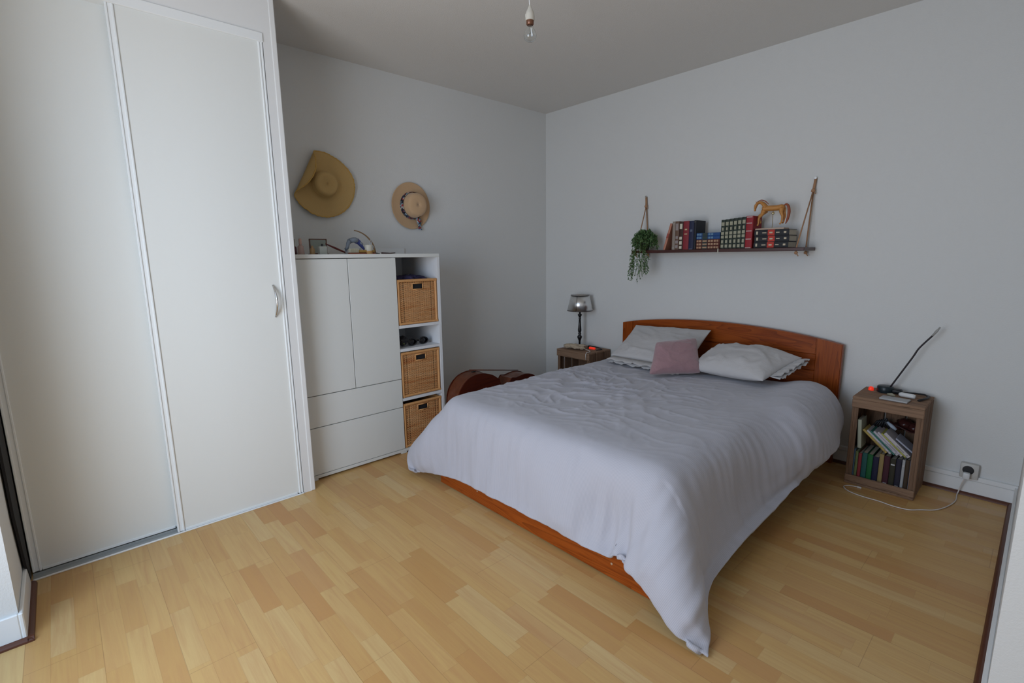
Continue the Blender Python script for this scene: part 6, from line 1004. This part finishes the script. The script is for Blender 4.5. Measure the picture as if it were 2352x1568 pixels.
tag(MB().box(-0.060, 0.060, -0.035, 0.035, 0, 0.009, 0.003, seg=2).build('white_tablet', flat('dull_white_case', (0.42, 0.42, 0.42), 0.4), mtx=T(2.725, -0.235, TZ) @ RZ(-4), smooth=True, angle=40), 'flat white device lying at the front of the right crate top', 'device')
tag(MB().tube([(2.725, -0.135, TZ + 0.0128), (2.735, -0.137, TZ + 0.0128), (2.785, -0.145, TZ + 0.0128), (2.795, -0.147, TZ + 0.0128)], [0.008, 0.0125, 0.0125, 0.010], 12).build('white_tube', M['white_plastic'], smooth=True), 'small white tube of cream on the right crate', 'tube')
tag(MB().tube([(2.68, -0.165, TZ + 0.009), (2.70, -0.172, TZ + 0.012), (2.715, -0.175, TZ + 0.007)], [0.006, 0.009, 0.005], 8).build('beige_pebble', flat('beige_grey', (0.32, 0.30, 0.22)), smooth=True), 'little beige lump next to the black lamp base', 'pebble')
tag(MB().tube([(2.735, -0.080, TZ + 0.01), (2.78, -0.050, TZ + 0.010), (2.82, -0.045, TZ + 0.009), (2.842, -0.075, TZ + 0.009), (2.835, -0.13, TZ + 0.008), (2.815, -0.19, TZ + 0.007)], 0.0065, 8, flat=0.7).build('black_strap', M['black'], smooth=True), 'black strap looping over the right end of the right crate top', 'strap')
# ---- socket, plug and cable
g = thing('wall_socket', 'square white wall socket with a black round recess', 'socket', (3.033, -0.0005, 0.135))
MB().box(-0.036, 0.036, -0.030, 0.0, -0.040, 0.040, 0.006, seg=2).build('socket_box', flat('ivory_socket', (0.58, 0.56, 0.52), 0.4), g, smooth=True, angle=40)
MB().lathe([(0.0225, 0), (0.0225, 0.0015), (0.019, 0.002)], 28, T(-0.004, -0.030, 0.006) @ RX(90)).build('recess', M['black'], g)
tag(MB().box(3.012, 3.040, -0.062, -0.0325, 0.098, 0.132, 0.006, seg=2).build('plug', M['white_plastic'], smooth=True, angle=40), 'white plug in the wall socket above the baseboard', 'plug')
pts = [(3.022, -0.050, 0.100), (3.012, -0.040, 0.060), (3.005, -0.036, 0.020), (3.002, -0.060, 0.004), (3.005, -0.15, 0.004), (2.985, -0.25, 0.004), (2.95, -0.335, 0.004), (2.90, -0.385, 0.004), (2.86, -0.425, 0.004), (2.80, -0.435, 0.004), (2.74, -0.425, 0.004), (2.67, -0.425, 0.004), (2.61, -0.41, 0.004), (2.575, -0.375, 0.004), (2.575, -0.345, 0.004), (2.60, -0.325, 0.004), (2.625, -0.318, 0.004)]
cu = []
for i in range(len(pts) - 1):
    p0, p1, p2, p3 = (Vector(pts[max(i - 1, 0)]), Vector(pts[i]), Vector(pts[i + 1]), Vector(pts[min(i + 2, len(pts) - 1)]))
    for q_ in range(5):
        t_ = q_ / 5; cu.append(0.5 * (2 * p1 + (p2 - p0) * t_ + (2 * p0 - 5 * p1 + 4 * p2 - p3) * t_ ** 2 + (3 * p1 - p0 - 3 * p2 + p3) * t_ ** 3))
cu.append(Vector(pts[-1]))
for p in cu: p.z = max(p.z, 0.0033)
g = MB().tube(cu, 0.0028, 6).build('phone_cable', M['cord'], smooth=True); tag(g, 'long white cable from the wall socket looping over the floor', 'cable')
MB().box(2.622, 2.642, -0.323, -0.313, 0.0, 0.008, 0.002).build('connector', M['white_plastic'], g)

# ================================================================== CELLO
g = thing('cello', 'dark red-brown cello lying on its side behind the bed', 'cello', (0.52, -1.10, 0))
# outline in body coordinates: s along the body (0 bottom end), half width
key = [(0.0, 0.06), (0.02, 0.125), (0.07, 0.185), (0.14, 0.212), (0.20, 0.213), (0.27, 0.196), (0.315, 0.172), (0.335, 0.166), (0.338, 0.160), (0.345, 0.135), (0.37, 0.105), (0.40, 0.105), (0.43, 0.133), (0.445, 0.155), (0.455, 0.158), (0.48, 0.154), (0.54, 0.168), (0.59, 0.172), (0.65, 0.158), (0.70, 0.118), (0.72, 0.06), (0.725, 0.025)]
def cello_outline(grow=0.0):
    parts = [key[:8], key[8:15], key[15:]]; sk = []
    for q_ in parts: sk += [(p.x, p.y) for p in sm([(s, w_, 0) for s, w_ in q_], 5)]
    up_ = [(s + (grow if s > 0.6 else (-grow if s < 0.05 else 0)), w_ + grow) for s, w_ in sk]
    return up_ + [(s, -w_) for s, w_ in up_[::-1]]
cm = T(0.150 - 0.52, -1.502 + 1.10, 0.244) @ RX(-4.0) @ Matrix(((0, 0, 1.08, 0), (1.08, 0, 0, 0), (0, 1.08, 0, 0), (0, 0, 0, 1)))
MB().prism(cello_outline(0.0), 0.310, 0.420, cm).build('ribs', M['cello_rib'], g, smooth=True, angle=35)
MB().prism(cello_outline(0.004), 0.4205, 0.428, cm, 0.002).build('front_plate', M['cello'], g)
MB().prism(cello_outline(0.004), 0.302, 0.3095, cm, 0.002).build('back_plate', M['cello'], g)
MB().prism([(0.725, -0.016), (0.93, -0.013), (0.93, 0.013), (0.725, 0.016)], 0.39, 0.415, cm, 0.003).build('neck', M['cello'], g)
MB().prism([(0.50, -0.022), (0.93, -0.012), (0.93, 0.012), (0.50, 0.022)], 0.432, 0.440, cm).build('fingerboard', M['black_wood'], g)
b = MB().prism([(0.38, -0.045), (0.392, -0.045), (0.392, 0.045), (0.38, 0.045)], 0.4285, 0.475, cm); b.build('bridge', flat('pale_maple', (0.45, 0.30, 0.16)), g)
b = MB()
for k in range(4): b.tube([(0.0, 0, 0)] and [cm @ Vector((0.12, -0.006 + 0.004 * k, 0.44)), cm @ Vector((0.386, -0.02 + 0.0133 * k, 0.476)), cm @ Vector((0.93, -0.006 + 0.004 * k, 0.445))], 0.0008, 4)
b.build('strings', M['steel'], g)
MB().prism([(0.02, -0.010), (0.16, -0.022), (0.16, 0.022), (0.02, 0.010)], 0.4285, 0.442, cm).build('tailpiece', M['black_wood'], g)
b = MB(); blob(b, cm @ Vector((0.955, 0, 0.39)), 0.026, 1, 0.1, (0.8, 1.3, 0.9)); b.build('scroll', M['cello'], g, smooth=True)
g = thing('cello_bow', 'thin dark wooden bow resting on top of the lying cello', 'bow', (0.53, -1.10, 0.42))
MB().tube([(0, -0.236, 0.064), (0, 0, 0.024), (0, 0.230, -0.015)], [0.0042, 0.0036, 0.0028], 8).build('stick', flat('dark_pernambuco', (0.10, 0.030, 0.016), 0.3), g, smooth=True)
MB().box(-0.006, 0.006, -0.216, -0.184, 0.036, 0.050, 0.002).build('frog', M['black_wood'], g)
